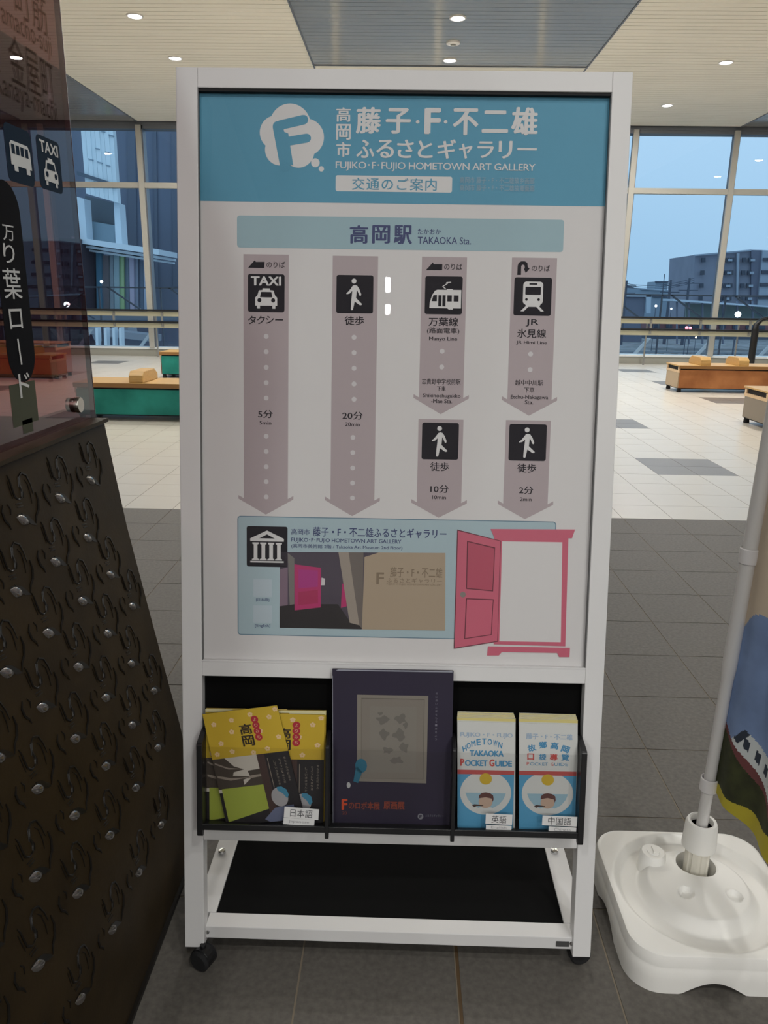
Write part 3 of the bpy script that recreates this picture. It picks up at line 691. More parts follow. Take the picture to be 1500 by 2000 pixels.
# pole
M_pole = mat('pole_grey_white', (.66, .645, .63), .35)
PT = onY(1498, 885, PC.y); KX = (PT.x-PC.x)/(PT.z-.21)
def PL(z): return (PC.x+KX*(z-.21), PC.y, z)
pole = thing('banner_pole', (PC.x, PC.y, .2), 'slim white pole standing in the white banner base', 'pole')
MB().tube([PL(.21), PL(.62)], .0135, 16).tube([PL(.62), PL(.66)], [.0135, .0165], 16).build('lower_tube', M_pole, pole, smooth=True)
MB().tube([PL(.66), PL(2.4)], .0165, 16).build('upper_tube', M_pole, pole, smooth=True)
# flag
flag = thing('banner_flag', (PC.x+.03, PC.y, .3), 'printed cloth banner with blue sky and white train hanging from the white pole', 'banner')
M_fl = [mat('flag_cream', (.62, .52, .40), .8), mat('flag_blue', (.20, .29, .50), .8, nz=.2, nscale=9), mat('flag_olive', (.035, .04, .012), .8, nz=.4, nscale=30), mat('flag_yellow', (.50, .42, .03), .8), mat('flag_white', (.62, .66, .66), .8), mat('flag_red', (.16, .05, .05), .8), mat('flag_dark', (.03, .04, .06), .8)]
fb = onY(1411, 1540, PC.y); z0 = fb.z
NU, NV = 200, 330
Pa = onz(1411, 1540, z0); Pb = onz(1500, 1640, z0); Dv = Pb-Pa; Lw = Dv.length; Dv.normalize(); Pa = V3(PL(z0))+V3((.012, -.002, 0))
fx = []; fmi = []
W_, Hh = .46, 1.75
def fpos(u, v):
    o = Pa+Dv*(u*W_)+V3((Dv.y, -Dv.x, 0))*((.013*math.sin(u*15+v*3.)*min(1, u*6)+.004*math.sin(v*22+u*5)*min(1, u*8)))
    return V3((o.x+KX*v*Hh, o.y, z0+v*Hh-u*.02))
for j in range(NV+1):
    for i in range(NU+1): fx.append(fpos(i/NU, (j/NV)**1.7))
ff = []
for j in range(NV):
    for i in range(NU):
        u = i/NU; v = ((j+.5)/NV)**1.7*Hh; ff.append((j*(NU+1)+i, j*(NU+1)+i+1, (j+1)*(NU+1)+i+1, (j+1)*(NU+1)+i))
        um = (u+.5/NU)*W_; tb = .165-.42*(um-.05)
        if v < .022+.012*um/.1+.004*math.sin(um*60): k = 3
        elif v < tb-.018+.006*math.sin(um*45): k = 2
        elif v < tb: k = 5
        elif v < tb+.058 and um > .045+(v-tb)*.55:
            k = 4
            if tb+.018 < v < tb+.042 and ((um-.05)/.03 % 1) < .45: k = 6
            if um < .062+(v-tb)*.5 and v > tb+.012: k = 6
        elif v < .415+um*.9-(v > .36)*.0+.02*math.sin(um*40): k = 1
        else: k = 0
        fmi.append(k)
fl = MB(); fl.v = fx; fl.f = ff; fl.mi = fmi
fl.build('cloth', M_fl, flag, smooth=True, fixn=False)
zl = onY(1462, 1085, PC.y).z
for z in (z0+.012, zl, zl+.42, zl+.84):
    MB().lathe([(.0185, z-.018), (.0205, z-.016), (.0205, z+.016), (.0185, z+.018), (.0185, z-.018)], (PL(z)[0], PC.y, 0), seg=20, cap=False).box(PL(z)[0]+.012, PL(z)[0]+.04, PC.y-.003, PC.y+.003, z-.016, z+.016).build('pole_loop', mat('loop_white', (.7, .68, .68), .7), flag, smooth=True)
# ------------------------------------------------------------------ sign stand (local: u right, v up the leaning plane, n toward the viewer)
SW, SH = .915, 1.957256*.915/.948
ks = .915/.948
LEAN, YAWS, ROLLS = .167531, .009008, -.000736
BASE = CAM + ks*(V3((-.009843, 1.452676, -.004082))-CAM)
U_ = V3((math.cos(YAWS), math.sin(YAWS), 0)); Nn = V3((math.sin(YAWS), -math.cos(YAWS), 0))
Vv = -Nn*math.sin(LEAN)+V3((0, 0, math.cos(LEAN)))
U2 = U_*math.cos(ROLLS)+Vv*math.sin(ROLLS); V2 = Vv*math.cos(ROLLS)-U_*math.sin(ROLLS)
N2 = U2.cross(V2)          # toward the viewer
ORG = BASE-U2*SW/2
def LW(u, v, n=0.): return ORG+U2*u+V2*v+N2*n
def S(px, py, n=0.):
    d = ray(px, py); O = ORG+N2*n; t = (O-CAM).dot(N2)/d.dot(N2); q = CAM+d*t-O
    return q.dot(U2), q.dot(V2)
def lb(p): return LW(p.x, p.z, p.y)      # for MB.box: x=u, y=n, z=v
stand = thing('sign_stand', (BASE.x, BASE.y, 0), 'tall white-framed leaning sign stand on black castors', 'sign stand')
TH = .036
uL0, _ = S(344, 140); uL1 = S(386, 600)[0]; uR1 = S(1180, 600)[0]
PW = S(388, 700)[0]          # inner left edge
IL, IR = .0445, SW-.0465
il = S(386.5, 300)[0]; il2 = S(394, 1290)[0]; ir = S(1192, 300)[0]; ir2 = S(1143, 1290)[0]
IL = (il+il2)/2; IR = (ir+ir2)/2
vt = S(790, 175.5)[1]        # top opening edge
vm1 = S(770, 1299)[1]; vm0 = S(770, 1328)[1]
vl1 = S(760, 1629)[1]; vl0 = S(760, 1651)[1]
def post(u0, u1, v0, v1, nm='frame_rail', m=M_white, n0=-TH, n1=0., bv=.0015, par=stand):
    return MB().box(u0, u1, n0, n1, v0, v1, T=lb).build(nm, m, par, bevel=bv)
post(0, IL, 0, SH, 'frame_post'); post(IR, SW, 0, SH, 'frame_post')
post(IL, IR, vt, SH); post(IL, IR, vm0, vm1); post(IL, IR, vl0, vl1, n1=-.004)
post(IL-.002, IR+.002, vm1, vt+.003, 'poster_backing', M_blackm, -TH, -.016, 0)
# thin strips round the opening; the top one paints the gap's shade black
for a in ((IL, IL+.0016, vm1, vt), (IR-.0016, IR, vm1, vt)): post(*a, 'gasket_shade_strip', mat('gasket_grey', (.12, .12, .12), .5), -.012, -.002, 0)
post(IL, IR, vt-.0055, vt, 'gasket_shade_strip', M_blackm, -.014, -.003, 0)
post(IL, IR, vm1-.0005, vm1+.002, 'lower_lip', M_white, -.012, .001, .0005)
MB().box(IL+.001, IR-.001, -.0075, -.006, vm1+.001, vt-.005, T=lb).build('acrylic_cover', M_acryl, stand)
# horizontal base frame
fz = .055; fh = .032
y_f = onz(750, 1812, fz+fh).y
yb = y_f+.33
xl0, xl1 = BASE.x-SW/2+IL*.98, None
LX, RX = onz(397, 1822, fz+fh).x, onz(1122, 1835, fz+fh).x
def wbox(x0, x1, y0, y1, z0, z1, nm, m, bv=.0015): return MB().box(x0, x1, y0, y1, z0, z1).build(nm, m, stand, bevel=bv)
bwid = .052
wbox(LX, RX, y_f-.012, y_f+.030, fz, fz+fh, 'base_front_bar', M_white)
wbox(LX-.036, LX+.014, y_f+.031, yb, fz, fz+fh, 'base_side_bar', M_white)
wbox(RX-.014, RX+.036, y_f+.031, yb, fz, fz+fh, 'base_side_bar', M_white)
wbox(LX-.036, RX+.036, yb, yb+.04, fz, fz+fh, 'base_rear_bar', M_white)
wbox(LX+.014, RX-.014, y_f+.030, yb, fz+fh-.012, fz+fh-.004, 'base_shelf', mat('black_board', (.005, .005, .005), .95, spec=.08))
for x, px in ((LX, 433), (RX, 1084)):
    p = onz(px, 1652, fz+fh+.02)
    MB().lathe([(.0, .010), (.0085, .008), (.010, .003), (.010, 0)], (p.x, min(p.y, yb-.02), fz+fh), seg=16).build('dome_bolt', M_chrome, stand, smooth=True)
for px, py in ((400, 1838), (1117, 1846)):
    p = onz(px, py, fz+.016); MB().lathe([(0, .003), (.004, .002), (.005, 0)], (p.x, y_f-.012, fz+.016), (0, -1, 0), 12).build('dome_bolt', M_chrome, stand, smooth=True)
# rear braces up to the panel back
for x in (LX+.01, RX-.01):
    a = V3((x, yb+.02, fz+fh)); b = LW(x-BASE.x+SW/2, .62, -TH-.005)
    MB().tube([a, b], .009, 8).build('rear_brace', M_white, stand, smooth=True)
pl = [onz(1083, 1845, fz), onz(1108, 1845, fz)]
MB().box(pl[0].x, pl[1].x, y_f-.0135, y_f-.012, fz+.008, fz+.022).build('maker_plate', mat('dull_plate', (.11, .11, .11), .4, .5), stand)
# castors
def castor(x, y, rot):
    c = V3((x, y, .0)); a = V3((math.cos(rot), math.sin(rot), 0)); b = MB()
    d = V3((-a.y, a.x, 0))
    for s in (-.013, .013): b.lathe([(.0, -.008), (.020, -.008), (.0245, -.004), (.0245, .004), (.020, .008), (.0, .008)], c+a*s+V3((0, 0, .0245)), a, 24)
    wv = b.build('castor_wheel', M_blackm, stand, smooth=True)
    h = MB(); pts = [c+d*(.026*math.cos(math.radians(q)))+V3((0, 0, .0255+.026*math.sin(math.radians(q)))) for q in range(-20, 201, 20)]
    h.prism([p-a*.012 for p in pts], a*.024); h.tube([c+V3((0, 0, .045)), c+V3((0, 0, .058))], .007, 8)
    h.build('castor_hood', M_black, stand, bevel=.001)
cl = onz(398, 1888, 0); cr_ = onz(1131, 1886, 0)
castor(cl.x+.0, cl.y+.004, 1.15); castor(cr_.x, cr_.y+.02, 1.7)
castor(LX+.05, yb+.02, 1.2); castor(RX-.05, yb+.02, .6)
# ------------------------------------------------------------------ poster and its print
NP = -.0135
poster = thing('poster', LW(IL, vm1, NP), 'large printed route guide poster with four grey arrows in the white frame', 'poster')
def PB(u0, u1, v0, v1): return [(u0, v0), (u1, v0), (u1, v1), (u0, v1)]
M_paper = mat('poster_paper', (.735, .72, .715), .5)
def ink(name, c, r=.5): return mat('ink_'+name, c, r)
K_head = ink('header_blue', (.085, .33, .49)); K_pale = ink('pale_print', (.74, .735, .73)); K_bar = ink('bar_blue', (.34, .50, .56))
K_box = ink('box_blue', (.42, .55, .60)); K_arrow = ink('arrow_mauve', (.46, .39, .405)); K_blk = mat('ink_black', (.016, .014, .02), .7, spec=.3); K_navy = ink('navy', (.035, .05, .16))
K_line = ink('outline_blue', (.12, .22, .30)); K_dot = ink('dot', (.66, .64, .65)); K_pink = ink('pink', (.62, .13, .20)); K_pinkd = ink('pink_panel', (.50, .085, .14)); K_pline = ink('door_line', (.16, .03, .05))
K_pinkl = ink('pink_light', (.72, .27, .33))
def q(px, py): return S(px, py, NP)
LAY = .00025
def pp(pts, lay, m, nm, parent=poster, holes=None):
    # flat printed shape; pts in (u, v)
    mb = MB().flat([LW(a, b, NP+LAY*lay) for a, b in pts]); return mb.build(nm, m, parent, fixn=False)
def qbox(x0, y0, x1, y1):
    xm_, ym_ = (x0+x1)/2, (y0+y1)/2
    return q(x0, ym_)[0], q(x1, ym_)[0], q(xm_, y1)[1], q(xm_, y0)[1]
def tx_(s, box, m, lay=3, parent=poster, name='lettering', **k):
    k.setdefault('bold', .010)
    a, b, c, d = qbox(*box)
    return put_text(MB(), s, lambda u, v: LW(u, v, NP+LAY*lay), a, b, c, d, **k).build(name, m, parent, fixn=False)
def txs(items, m, lay=3, parent=poster, name='lettering', **k):
    mb = MB()
    for s, box in items:
        a, b, c, d = qbox(*box); put_text(mb, s, lambda u, v: LW(u, v, NP+LAY*lay), a, b, c, d, **k)
    return mb.build(name, m, parent, fixn=False)
MB().box(IL-.001, IR+.001, NP-.002, NP, vm1-.001, vt+.001, T=lb).build('paper_sheet', M_paper, poster)
vh = q(790, 398)[1]
pp(PB(IL-.001, IR+.001, vh, vt+.001), 1, K_head, 'header_band')
def k1(x, y): return (340+x/1.6667, 120+y/1.6667)
def b1(x0, y0, x1, y1): return (*k1(x0, y0), *k1(x1, y1))
def k4(x, y): return (440+x/3.947, 800+y/3.947)
# emblem: flower-like cloud with a slanted F
lg = MB(); sc1 = (q(633, 260)[0]-q(507, 260)[0])/210
def k1q(x, y): return q(*k1(x, y))
for i, (x, y, r) in enumerate(((378, 208, 67), (430, 247, 58), (332, 232, 53), (345, 288, 49), (405, 292, 52), (378, 250, 70), (460, 330, 14), (479.5, 350, 8.5))):
    c = k1q(x, y); lg.flat([LW(a, b, NP+LAY*(2+i*.04)) for a, b in circ(*c, r*sc1, 40)])
lgo = lg.build('emblem', K_pale, poster, fixn=False)
lf = MB()
def sstroke(a, b, w): lf.flat([LW(x, y, NP+LAY*(3+.03*len(lf.f))) for x, y in stroke2d(k1q(*a), k1q(*b), w*sc1)])
sstroke((345, 208), (422, 190), 15); sstroke((338, 212), (362, 340), 17); sstroke((362, 262), (432, 250), 14); sstroke((335, 214), (360, 205), 13)
lf.flat([LW(*k1q(x, y), NP+LAY*4) for x, y in ((322, 215), (372, 235), (388, 338), (350, 336))])
lf.build('emblem_letter', K_head, lgo, fixn=False)
txs([('高', b1(528, 150, 575, 197)), ('岡', b1(528, 204, 575, 256)), ('市', b1(528, 263, 575, 311))], K_pale, name='title_lettering', bold=.025)
txs([('藤', b1(592, 149, 674, 236)), ('子', b1(689, 152, 771, 236)), ('・', b1(787, 191, 799, 203)), ('F', b1(815, 152, 868, 237)), ('・', b1(878, 191, 890, 203)), ('不', b1(907, 153, 991, 241)), ('二', b1(1002, 160, 1088, 233)), ('雄', b1(1097, 149, 1184, 241))], K_pale, name='title_lettering', bold=.034)
txs([('ふ', b1(593, 255, 652, 315)), ('る', b1(658, 255, 716, 315)), ('さ', b1(726, 255, 780, 315)), ('と', b1(793, 258, 842, 315)), ('ギ', b1(857, 254, 918, 317)), ('ャ', b1(927, 268, 971, 317)), ('ラ', b1(987, 261, 1041, 315)), ('リ', b1(1056, 259, 1101, 317)), ('ー', b1(1117, 282, 1181, 290))], K_pale, name='title_lettering', bold=.025)
tx_('FUJIKO･F･FUJIO HOMETOWN ART GALLERY', b1(526, 330, 1176, 360), K_pale, name='title_lettering', bold=.008, spacing=.94)
a, b, c, d = qbox(*b1(526, 373, 905, 425)); gp = pp(rrect(a, b, c, d, .004), 2, K_pale, 'title_plate')
tx_('交通のご案内', b1(579, 380, 855, 420), K_head, 3, gp, spacing=1.12, bold=.012)
K_soft = ink('soft_print', (.30, .45, .56))
tx_('高岡市 藤子・F・不二雄故乡画廊', b1(930, 377, 1173, 398), K_soft); tx_('高岡市 藤子・F・不二雄故鄉藝廊', b1(930, 402, 1173, 423), K_soft)
# station bar
a, _, c, _ = qbox(463, 425, 1101, 488); _, b, _, d = qbox(463, 425, 1101, 488)
sb = pp(rrect(a, b, c, d, .006), 1, K_bar, 'station_bar')
txs([('高', (683, 440, 719, 476)), ('岡', (727, 440, 762, 476)), ('駅', (769, 440, 805, 477))], K_navy, 2, sb, 'station_name', bold=.03)
tx_('たかおか', (816, 447, 861, 458), K_navy, 2, sb); tx_('TAKAOKA Sta.', (816, 463, 920, 477), K_navy, 2, sb, bold=.008)
# arrows
def arrow(cx_, ytop, ywing, ytip, half=43.6, wing=54.5, nm='arrow'):
    m1 = (ytop+ytip)/2; sc_ = q(cx_+50, m1)[0]-q(cx_-50, m1)[0]; k = sc_/100
    cu = q(cx_, m1)[0]; vt_ = q(cx_, ytop)[1]; vw = q(cx_, ywing)[1]; vp = q(cx_, ytip)[1]; L = .0062
    h, wg = half*k, wing*k
    return pp([(cu-h, vt_), (cu-h, vw-L*.85), (cu-wg, vw+.0015), (cu-wg, vw-L), (cu, vp), (cu+wg, vw-L), (cu+wg, vw+.0015), (cu+h, vw-L*.85), (cu+h, vt_)], 1, K_arrow, nm)
ar = [arrow(519.5, 497, 969, 1005), arrow(691, 500, 972, 1008), arrow(864.5, 502, 772, 809), arrow(859, 819, 977, 1011), arrow(1038.5, 503.5, 776, 812), arrow(1028.5, 821, 979.5, 1014)]
def ktile(x0, y0, x1, y1, nm='pictogram_tile'):
    a, b, c, d = qbox(x0, y0, x1, y1); o = pp(rrect(a, b, c, d, .0045), 2, K_blk, nm)
    return o, (lambda u, v, k=1: LW(a+(b-a)*u, c+(d-c)*v, NP+LAY*(2+k)))
def sym(o, Q, polys, m=K_pale, k=1, nm='symbol'):
    mb = MB()
    for i, p in enumerate(polys): mb.flat([Q(x, 1-y, k+.05*i) for x, y in p])
    return mb.build(nm, m, o, fixn=False)
def ql(mb, *a): return mb
o, Q = ktile(484.3, 535.4, 555.8, 609.6)
def taxi2(o, Q):
    mb = MB(); put_text(mb, 'TAXI', lambda u, v: Q(u, v, 1), .08, .91, .70, .94, bold=.035); mb.build('taxi_lettering', K_pale, o, fixn=False)
    sym(o, Q, [[(.2, .83), (.2, .62), (.26, .56), (.30, .43), (.40, .42), (.40, .375), (.60, .375), (.60, .42), (.70, .43), (.74, .56), (.80, .62), (.80, .83)], [(.25, .82), (.25, .91), (.33, .91), (.33, .82)], [(.67, .82), (.67, .91), (.75, .91), (.75, .82)]], nm='car_symbol')
    sym(o, Q, [[(.33, .61), (.36, .47), (.64, .47), (.67, .61)], circ(.315, .69, .055, 16), circ(.69, .69, .055, 16)], K_blk, 2, 'car_windows')
taxi2(o, Q)
def walker(o, Q):
    # (x, y) measured in the walking figure tile
    P = [circ(.475, .155, .065, 20),
         [(.44, .28), (.50, .255), (.56, .275), (.62, .36), (.675, .50), (.66, .545), (.625, .53), (.575, .42), (.555, .385), (.545, .50), (.535, .60), (.70, .755), (.68, .785), (.64, .785), (.50, .69), (.485, .76), (.455, .91), (.42, .925), (.395, .90), (.405, .70), (.42, .55), (.43, .415), (.36, .485), (.28, .505), (.27, .48), (.33, .43), (.39, .355)]]
    mb = MB()
    for i, p in enumerate(P): mb.prism([Q(x, 1-y, 1) for x, y in p], N2*.00005)
    mb.build('walking_symbol', K_pale, o, fixn=False)
for bx in ((657, 537.4, 729, 612), (824, 825.8, 895.6, 897.5), (994, 828.6, 1067, 900)): o, Q = ktile(*bx); walker(o, Q)
o, Q = ktile(830, 539.7, 903, 614)
mb = MB(); mb.prism([Q(x, 1-y, 1) for x, y in [(.125, .84), (.13, .70), (.19, .50), (.27, .38), (.33, .355), (.97, .355), (.97, .84), (.76, .84), (.74, .88), (.70, .87), (.66, .88), (.60, .84)]], N2*.00005)
for a_, b_ in (((.55, .33), (.47, .27)), ((.47, .27), (.60, .18)), ((.57, .165), (.68, .155))): mb.prism([Q(x, 1-y, 1.2) for x, y in stroke2d(a_, b_, .012, n=3)], N2*.00005)
mb.prism([Q(x, 1-y, 1.3) for x, y in [(.57, .36), (.60, .33), (.72, .33), (.75, .36)]], N2*.00005)
mb.build('tram_symbol', K_pale, o, fixn=False)
sym(o, Q, [[(.18, .66), (.225, .50), (.32, .495), (.32, .66)], [(.36, .50), (.445, .50), (.445, .79), (.36, .79)], [(.47, .50), (.555, .50), (.555, .79), (.47, .79)], [(.60, .50), (.72, .50), (.72, .66), (.60, .66)], [(.77, .50), (.90, .50), (.90, .66), (.77, .66)]], K_blk, 2, 'tram_windows')
o, Q = ktile(1003.7, 542, 1077, 616.5)
mb = MB(); mb.prism([Q(x, 1-y, 1) for x, y in rrect(.24, .77, .11, .71, .09)+[]], N2*.00005)
mb.prism([Q(x, 1-y, 1.1) for x, y in [(.28, .66), (.74, .66), (.68, .77), (.34, .77)]], N2*.00005)
for a_, b_ in (((.37, .75), (.23, .89)), ((.63, .75), (.77, .89))): mb.prism([Q(x, 1-y, 1.2) for x, y in [(a_[0]-.045, a_[1]), (a_[0]+.045, a_[1]), (b_[0]+.045, b_[1]), (b_[0]-.045, b_[1])]], N2*.00005)
mb.build('train_symbol', K_pale, o, fixn=False)
sym(o, Q, [rrect(.40, .61, .15, .19, .01), rrect(.30, .71, .245, .455, .02), circ(.335, .58, .035, 14), circ(.66, .58, .035, 14)], K_blk, 2.5, 'train_windows')
# small wording on the arrows
def bent(px, py, s=1.):
    pts = [(0, 12.5), (14, -1), (14.5, 2.5), (32, 2.5), (32, 15), (0, 15)]
    return [q(px+x*s, py+y*s) for x, y in pts]
pp([q(*p) for p in ((484.4, 523), (498, 508), (499.5, 511.5), (517, 511.5), (516, 523.5))], 2, K_blk, 'left_arrow', ar[0])
pp([q(*p) for p in ((831.5, 528), (845.5, 512.5), (847, 516), (864, 516), (863.5, 528))], 2, K_blk, 'left_arrow', ar[2])
tx_('のりば', (520.5, 511, 556.5, 523), K_blk, 2, ar[0], bold=.01); tx_('のりば', (867.5, 515, 903, 527.5), K_blk, 2, ar[2], bold=.01); tx_('のりば', (1038.5, 518, 1074, 530), K_blk, 2, ar[4], bold=.01)
ut = [(1010.2, 537), (1011, 519), (1013, 513.5), (1018, 510.5), (1025, 510.5), (1030, 513.5), (1031, 522), (1034.5, 524.5), (1027, 533.5), (1023.5, 526), (1025, 522), (1024, 518), (1020, 517), (1018, 520), (1017.5, 537)]
MB().prism([LW(*q(x, y), NP+LAY*2) for x, y in ut], N2*.00005).build('u_turn_arrow', K_blk, ar[4], fixn=False)
txs([('タ', (484.5, 617, 500, 633)), ('ク', (502, 617, 517.5, 633)), ('シ', (519, 617, 535, 632)), ('ー', (537.5, 623.5, 553, 626))], K_blk, 2, ar[0], bold=.015)
tx_('徒歩', (673, 617.5, 711, 635), K_blk, 2, ar[1], bold=.015)
tx_('徒歩', (840, 903, 877, 920), K_blk, 2, ar[3], bold=.015); tx_('徒歩', (1010, 905.5, 1047, 923), K_blk, 2, ar[5], bold=.015)
tx_('万葉線', (837, 620, 895, 637), K_blk, 2, ar[2], bold=.015); tx_('(路面電車)', (834, 640, 897, 653), K_blk, 2, ar[2], bold=.008); tx_('Manyo Line', (838, 658, 893, 667.5), K_blk, 2, ar[2])
tx_('JR', (1026.5, 623.5, 1052, 638), K_blk, 2, ar[4], bold=.008); tx_('氷見線', (1010, 642.5, 1066.5, 660), K_blk, 2, ar[4], bold=.015); tx_('JR Himi Line', (1008, 666, 1068, 674), K_blk, 2, ar[4])
tx_('志貴野中学校前駅', (824, 739.5, 899.5, 751), K_blk, 2, ar[2], bold=.006); tx_('下車', (853.5, 754, 870.5, 764), K_blk, 2, ar[2], bold=.006)
tx_('Shikinochugakko', (826, 769, 899.5, 778.5), K_blk, 2, ar[2]); tx_('-Mae Sta.', (842, 779.5, 883, 787.5), K_blk, 2, ar[2])
tx_('越中中川駅', (1006, 742, 1061, 753), K_blk, 2, ar[4], bold=.006); tx_('下車', (1023.5, 756.5, 1043.5, 767.5), K_blk, 2, ar[4], bold=.006)
tx_('Etchu-Nakagawa', (997.5, 772, 1070.5, 781.5), K_blk, 2, ar[4]); tx_('Sta.', (1025, 782, 1041.5, 789.5), K_blk, 2, ar[4])
for s1, s2, bx1, bx2, a_ in (('5分', '5min', (504, 801, 533, 816.5), (507, 822.5, 530, 829.5), 0), ('20分', '20min', (668.5, 804, 709, 819.5), (674, 825, 703, 832.5), 1), ('10分', '10min', (840.5, 947.5, 876.5, 962.5), (844, 967.5, 871, 975), 3), ('2分', '2min', (1013.5, 950, 1041.5, 965), (1015.5, 971.5, 1038, 978.5), 5)):
    tx_(s1, bx1, K_blk, 2, ar[a_], bold=.012); tx_(s2, bx2, K_blk, 2, ar[a_])
for a_, lst in ((0, [(520, y) for y in (657, 687, 717.5, 747.5, 777.5, 852, 881.7, 911.6, 940.7, 970.5)]), (1, [(691.5, y) for y in (658.8, 689, 719.3, 750, 780)]+[(689.3, 854.4), (689, 884), (688.8, 914), (688.5, 943.3), (688.3, 972.6)]), (2, [(863.6, 686), (862.7, 716.8)]), (4, [(1036.3, 691.5), (1035.4, 722)])):
    for x, y in lst:
        c = q(x, y); pp(circ(*c, .0051, 18), 2, K_dot, 'dot', ar[a_])
# gallery box
a, b, c, d = qbox(464, 1013, 1082, 1245)
c = q(772, 1246)[1]; gb = pp(rrect(a, b, c, d, .007), 1, K_line, 'gallery_box')
pp(rrect(a+.0018, b-.0018, c+.0018, d-.0018, .0055), 1.5, K_box, 'box_fill', gb)
o, Q = ktile(481.8, 1028, 561.6, 1107)
sym(o, Q, [[(.09, .37), (.09, .30), (.50, .10), (.91, .30), (.91, .37)], [(.09, .855), (.91, .855), (.91, .895), (.09, .895)]]+[[(x, .40), (x+.155, .40), (x+.155, .435), (x+.125, .45), (x+.125, .79), (x+.16, .81), (x+.16, .835), (x-.01, .835), (x-.01, .81), (x+.035, .79), (x+.035, .45), (x, .435)] for x in (.14, .33, .52, .71)], nm='museum_symbol')
sym(o, Q, [[(.31, .295), (.50, .195), (.69, .295)]], K_blk, 2, 'museum_pediment')
tx_('高岡市', (569, 1033, 605, 1044.5), K_navy, 2, gb, bold=.01)
tx_('藤子・F・不二雄ふるさとギャラリー', (611, 1031, 872, 1050), K_navy, 2, gb, bold=.018)
tx_('FUJIKO･F･FUJIO HOMETOWN ART GALLERY', (569, 1052, 784, 1062), K_navy, 2, gb, spacing=.95)
tx_('(高岡市美術館 2階 / Takaoka Art Museum 2nd Floor)', (569, 1064, 786, 1073), K_navy, 2, gb)
tx_('[日本語]', (500, 1168, 526, 1175), K_navy, 2, gb); tx_('[English]', (498, 1219, 528, 1226), K_navy, 2, gb)
# inset photograph: dark hall with pink door, pillar, beige wall with raised lettering
def qp(pts, lay, m, nm, par): return pp([q(*p) for p in pts], lay, m, nm, par)
ins = qp([(547, 1078), (870, 1080), (869.5, 1231.5), (546, 1226)], 2, ink('photo_wall_dark', (.075, .06, .085)), 'inset_photograph', poster)
qp([(547, 1112), (562, 1108), (562, 1181), (546, 1188)], 2.4, ink('photo_mauve', (.22, .15, .20)), 'photo_side_wall', ins)
qp([(562, 1080), (575, 1090), (575, 1183), (566, 1185)], 2.4, ink('photo_grey', (.20, .19, .175)), 'photo_side_pillar', ins)
qp([(546, 1184), (575, 1180), (660, 1180), (683, 1213), (706, 1222), (706, 1229), (546, 1226)], 2.5, ink('photo_floor', (.022, .018, .02)), 'photo_floor', ins)
qp([(575, 1102), (627, 1109), (626.5, 1186), (575.5, 1192)], 2.8, ink('photo_magenta', (.50, .035, .16)), 'photo_pink_door', ins)
qp([(583, 1112), (621, 1114), (621, 1146), (583, 1149)], 3.0, ink('photo_magenta_b', (.44, .04, .24)), 'photo_door_panel', ins)
qp([(583, 1156), (621, 1152), (621, 1178), (583, 1182)], 3.0, ink('photo_magenta_c', (.42, .03, .11)), 'photo_door_panel', ins)
qp([(628, 1128), (635, 1130), (634, 1143), (627, 1143)], 3.0, K_dot, 'photo_window_light', ins)
qp([(668, 1140), (674, 1140), (677, 1184), (666, 1187)], 3.0, MATS['ink_photo_magenta'], 'photo_door_edge', ins)
qp([(661, 1078.5), (706, 1079), (706, 1222), (683, 1216)], 3.2, ink('photo_pillar', (.36, .31, .26)), 'photo_pillar', ins)
qp([(681, 1079), (710, 1079), (708, 1228), (702, 1222)], 3.4, ink('photo_pillar_shade', (.17, .145, .13)), 'photo_pillar_side', ins)
bw = qp([(712, 1088), (740, 1079), (870, 1080), (869.5, 1231.5), (707, 1229)], 3.8, ink('photo_beige', (.44, .35, .25)), 'photo_beige_wall', ins)
K_emb = ink('photo_emboss', (.24, .18, .12))
tx_('藤子・F・不二雄', (762, 1108, 864, 1128), K_emb, 4.4, ins, bold=.01); tx_('ふるさとギャラリー', (755, 1129, 863, 1139), K_emb, 4.4, ins); tx_('FUJIKO･F･FUJIO HOMETOWN ART GALLERY', (755, 1140, 863, 1144), K_emb, 4.4, ins); tx_('F', (735, 1118, 750, 1141), K_emb, 4.4, ins, bold=.02)
for y0 in (1131, 1182): qp([(495, y0), (531, y0+.5), (531, y0+35), (495, y0+34.5)], 2, ink('card_pale', (.50, .60, .66)), 'pale_card', gb)
# plain pink door and frame drawing (generic stand-in, no figure)
dr = qp([(965, 1046), (1110, 1048), (1104, 1262), (964, 1258)], 5, K_pink, 'door_drawing', poster)
qp([(980.5, 1057), (1098, 1059), (1095, 1254), (975, 1252)], 5.6, M_paper, 'doorway_opening', dr)
qp([(958, 1033), (1123, 1034), (1117, 1051), (965, 1049)], 5.6, K_pink, 'door_lintel', dr)
qp([(953, 1262), (1113, 1265), (1112, 1283), (1092, 1283), (1088, 1275), (980, 1273), (974, 1280), (951, 1280)], 5.6, K_pink, 'door_threshold', dr)
lf_ = qp([(893, 1034), (978, 1056), (972, 1253), (886, 1267)], 5.8, K_pline, 'door_leaf', dr)
qp([(894.5, 1036.5), (977, 1057), (971, 1251.5), (888, 1265)], 6.0, K_pink, 'leaf_face', dr)
qp([(912, 1056), (967, 1069), (963, 1155), (910, 1150)], 6.3, K_pline, 'leaf_panel_line', dr); qp([(914, 1058.5), (965.5, 1071), (961.5, 1153), (912, 1148)], 6.5, K_pinkd, 'leaf_panel', dr)
qp([(910, 1168), (964, 1170), (960, 1240), (906.5, 1248)], 6.3, K_pline, 'leaf_panel_line', dr); qp([(912, 1170), (962.5, 1172), (958.5, 1238.5), (908.5, 1246)], 6.5, K_pink, 'leaf_panel', dr)
c = q(904, 1161); pp(circ(*c, .0062, 18), 6.6, ink('knob_grey', (.25, .22, .20)), 'leaf_knob', dr)
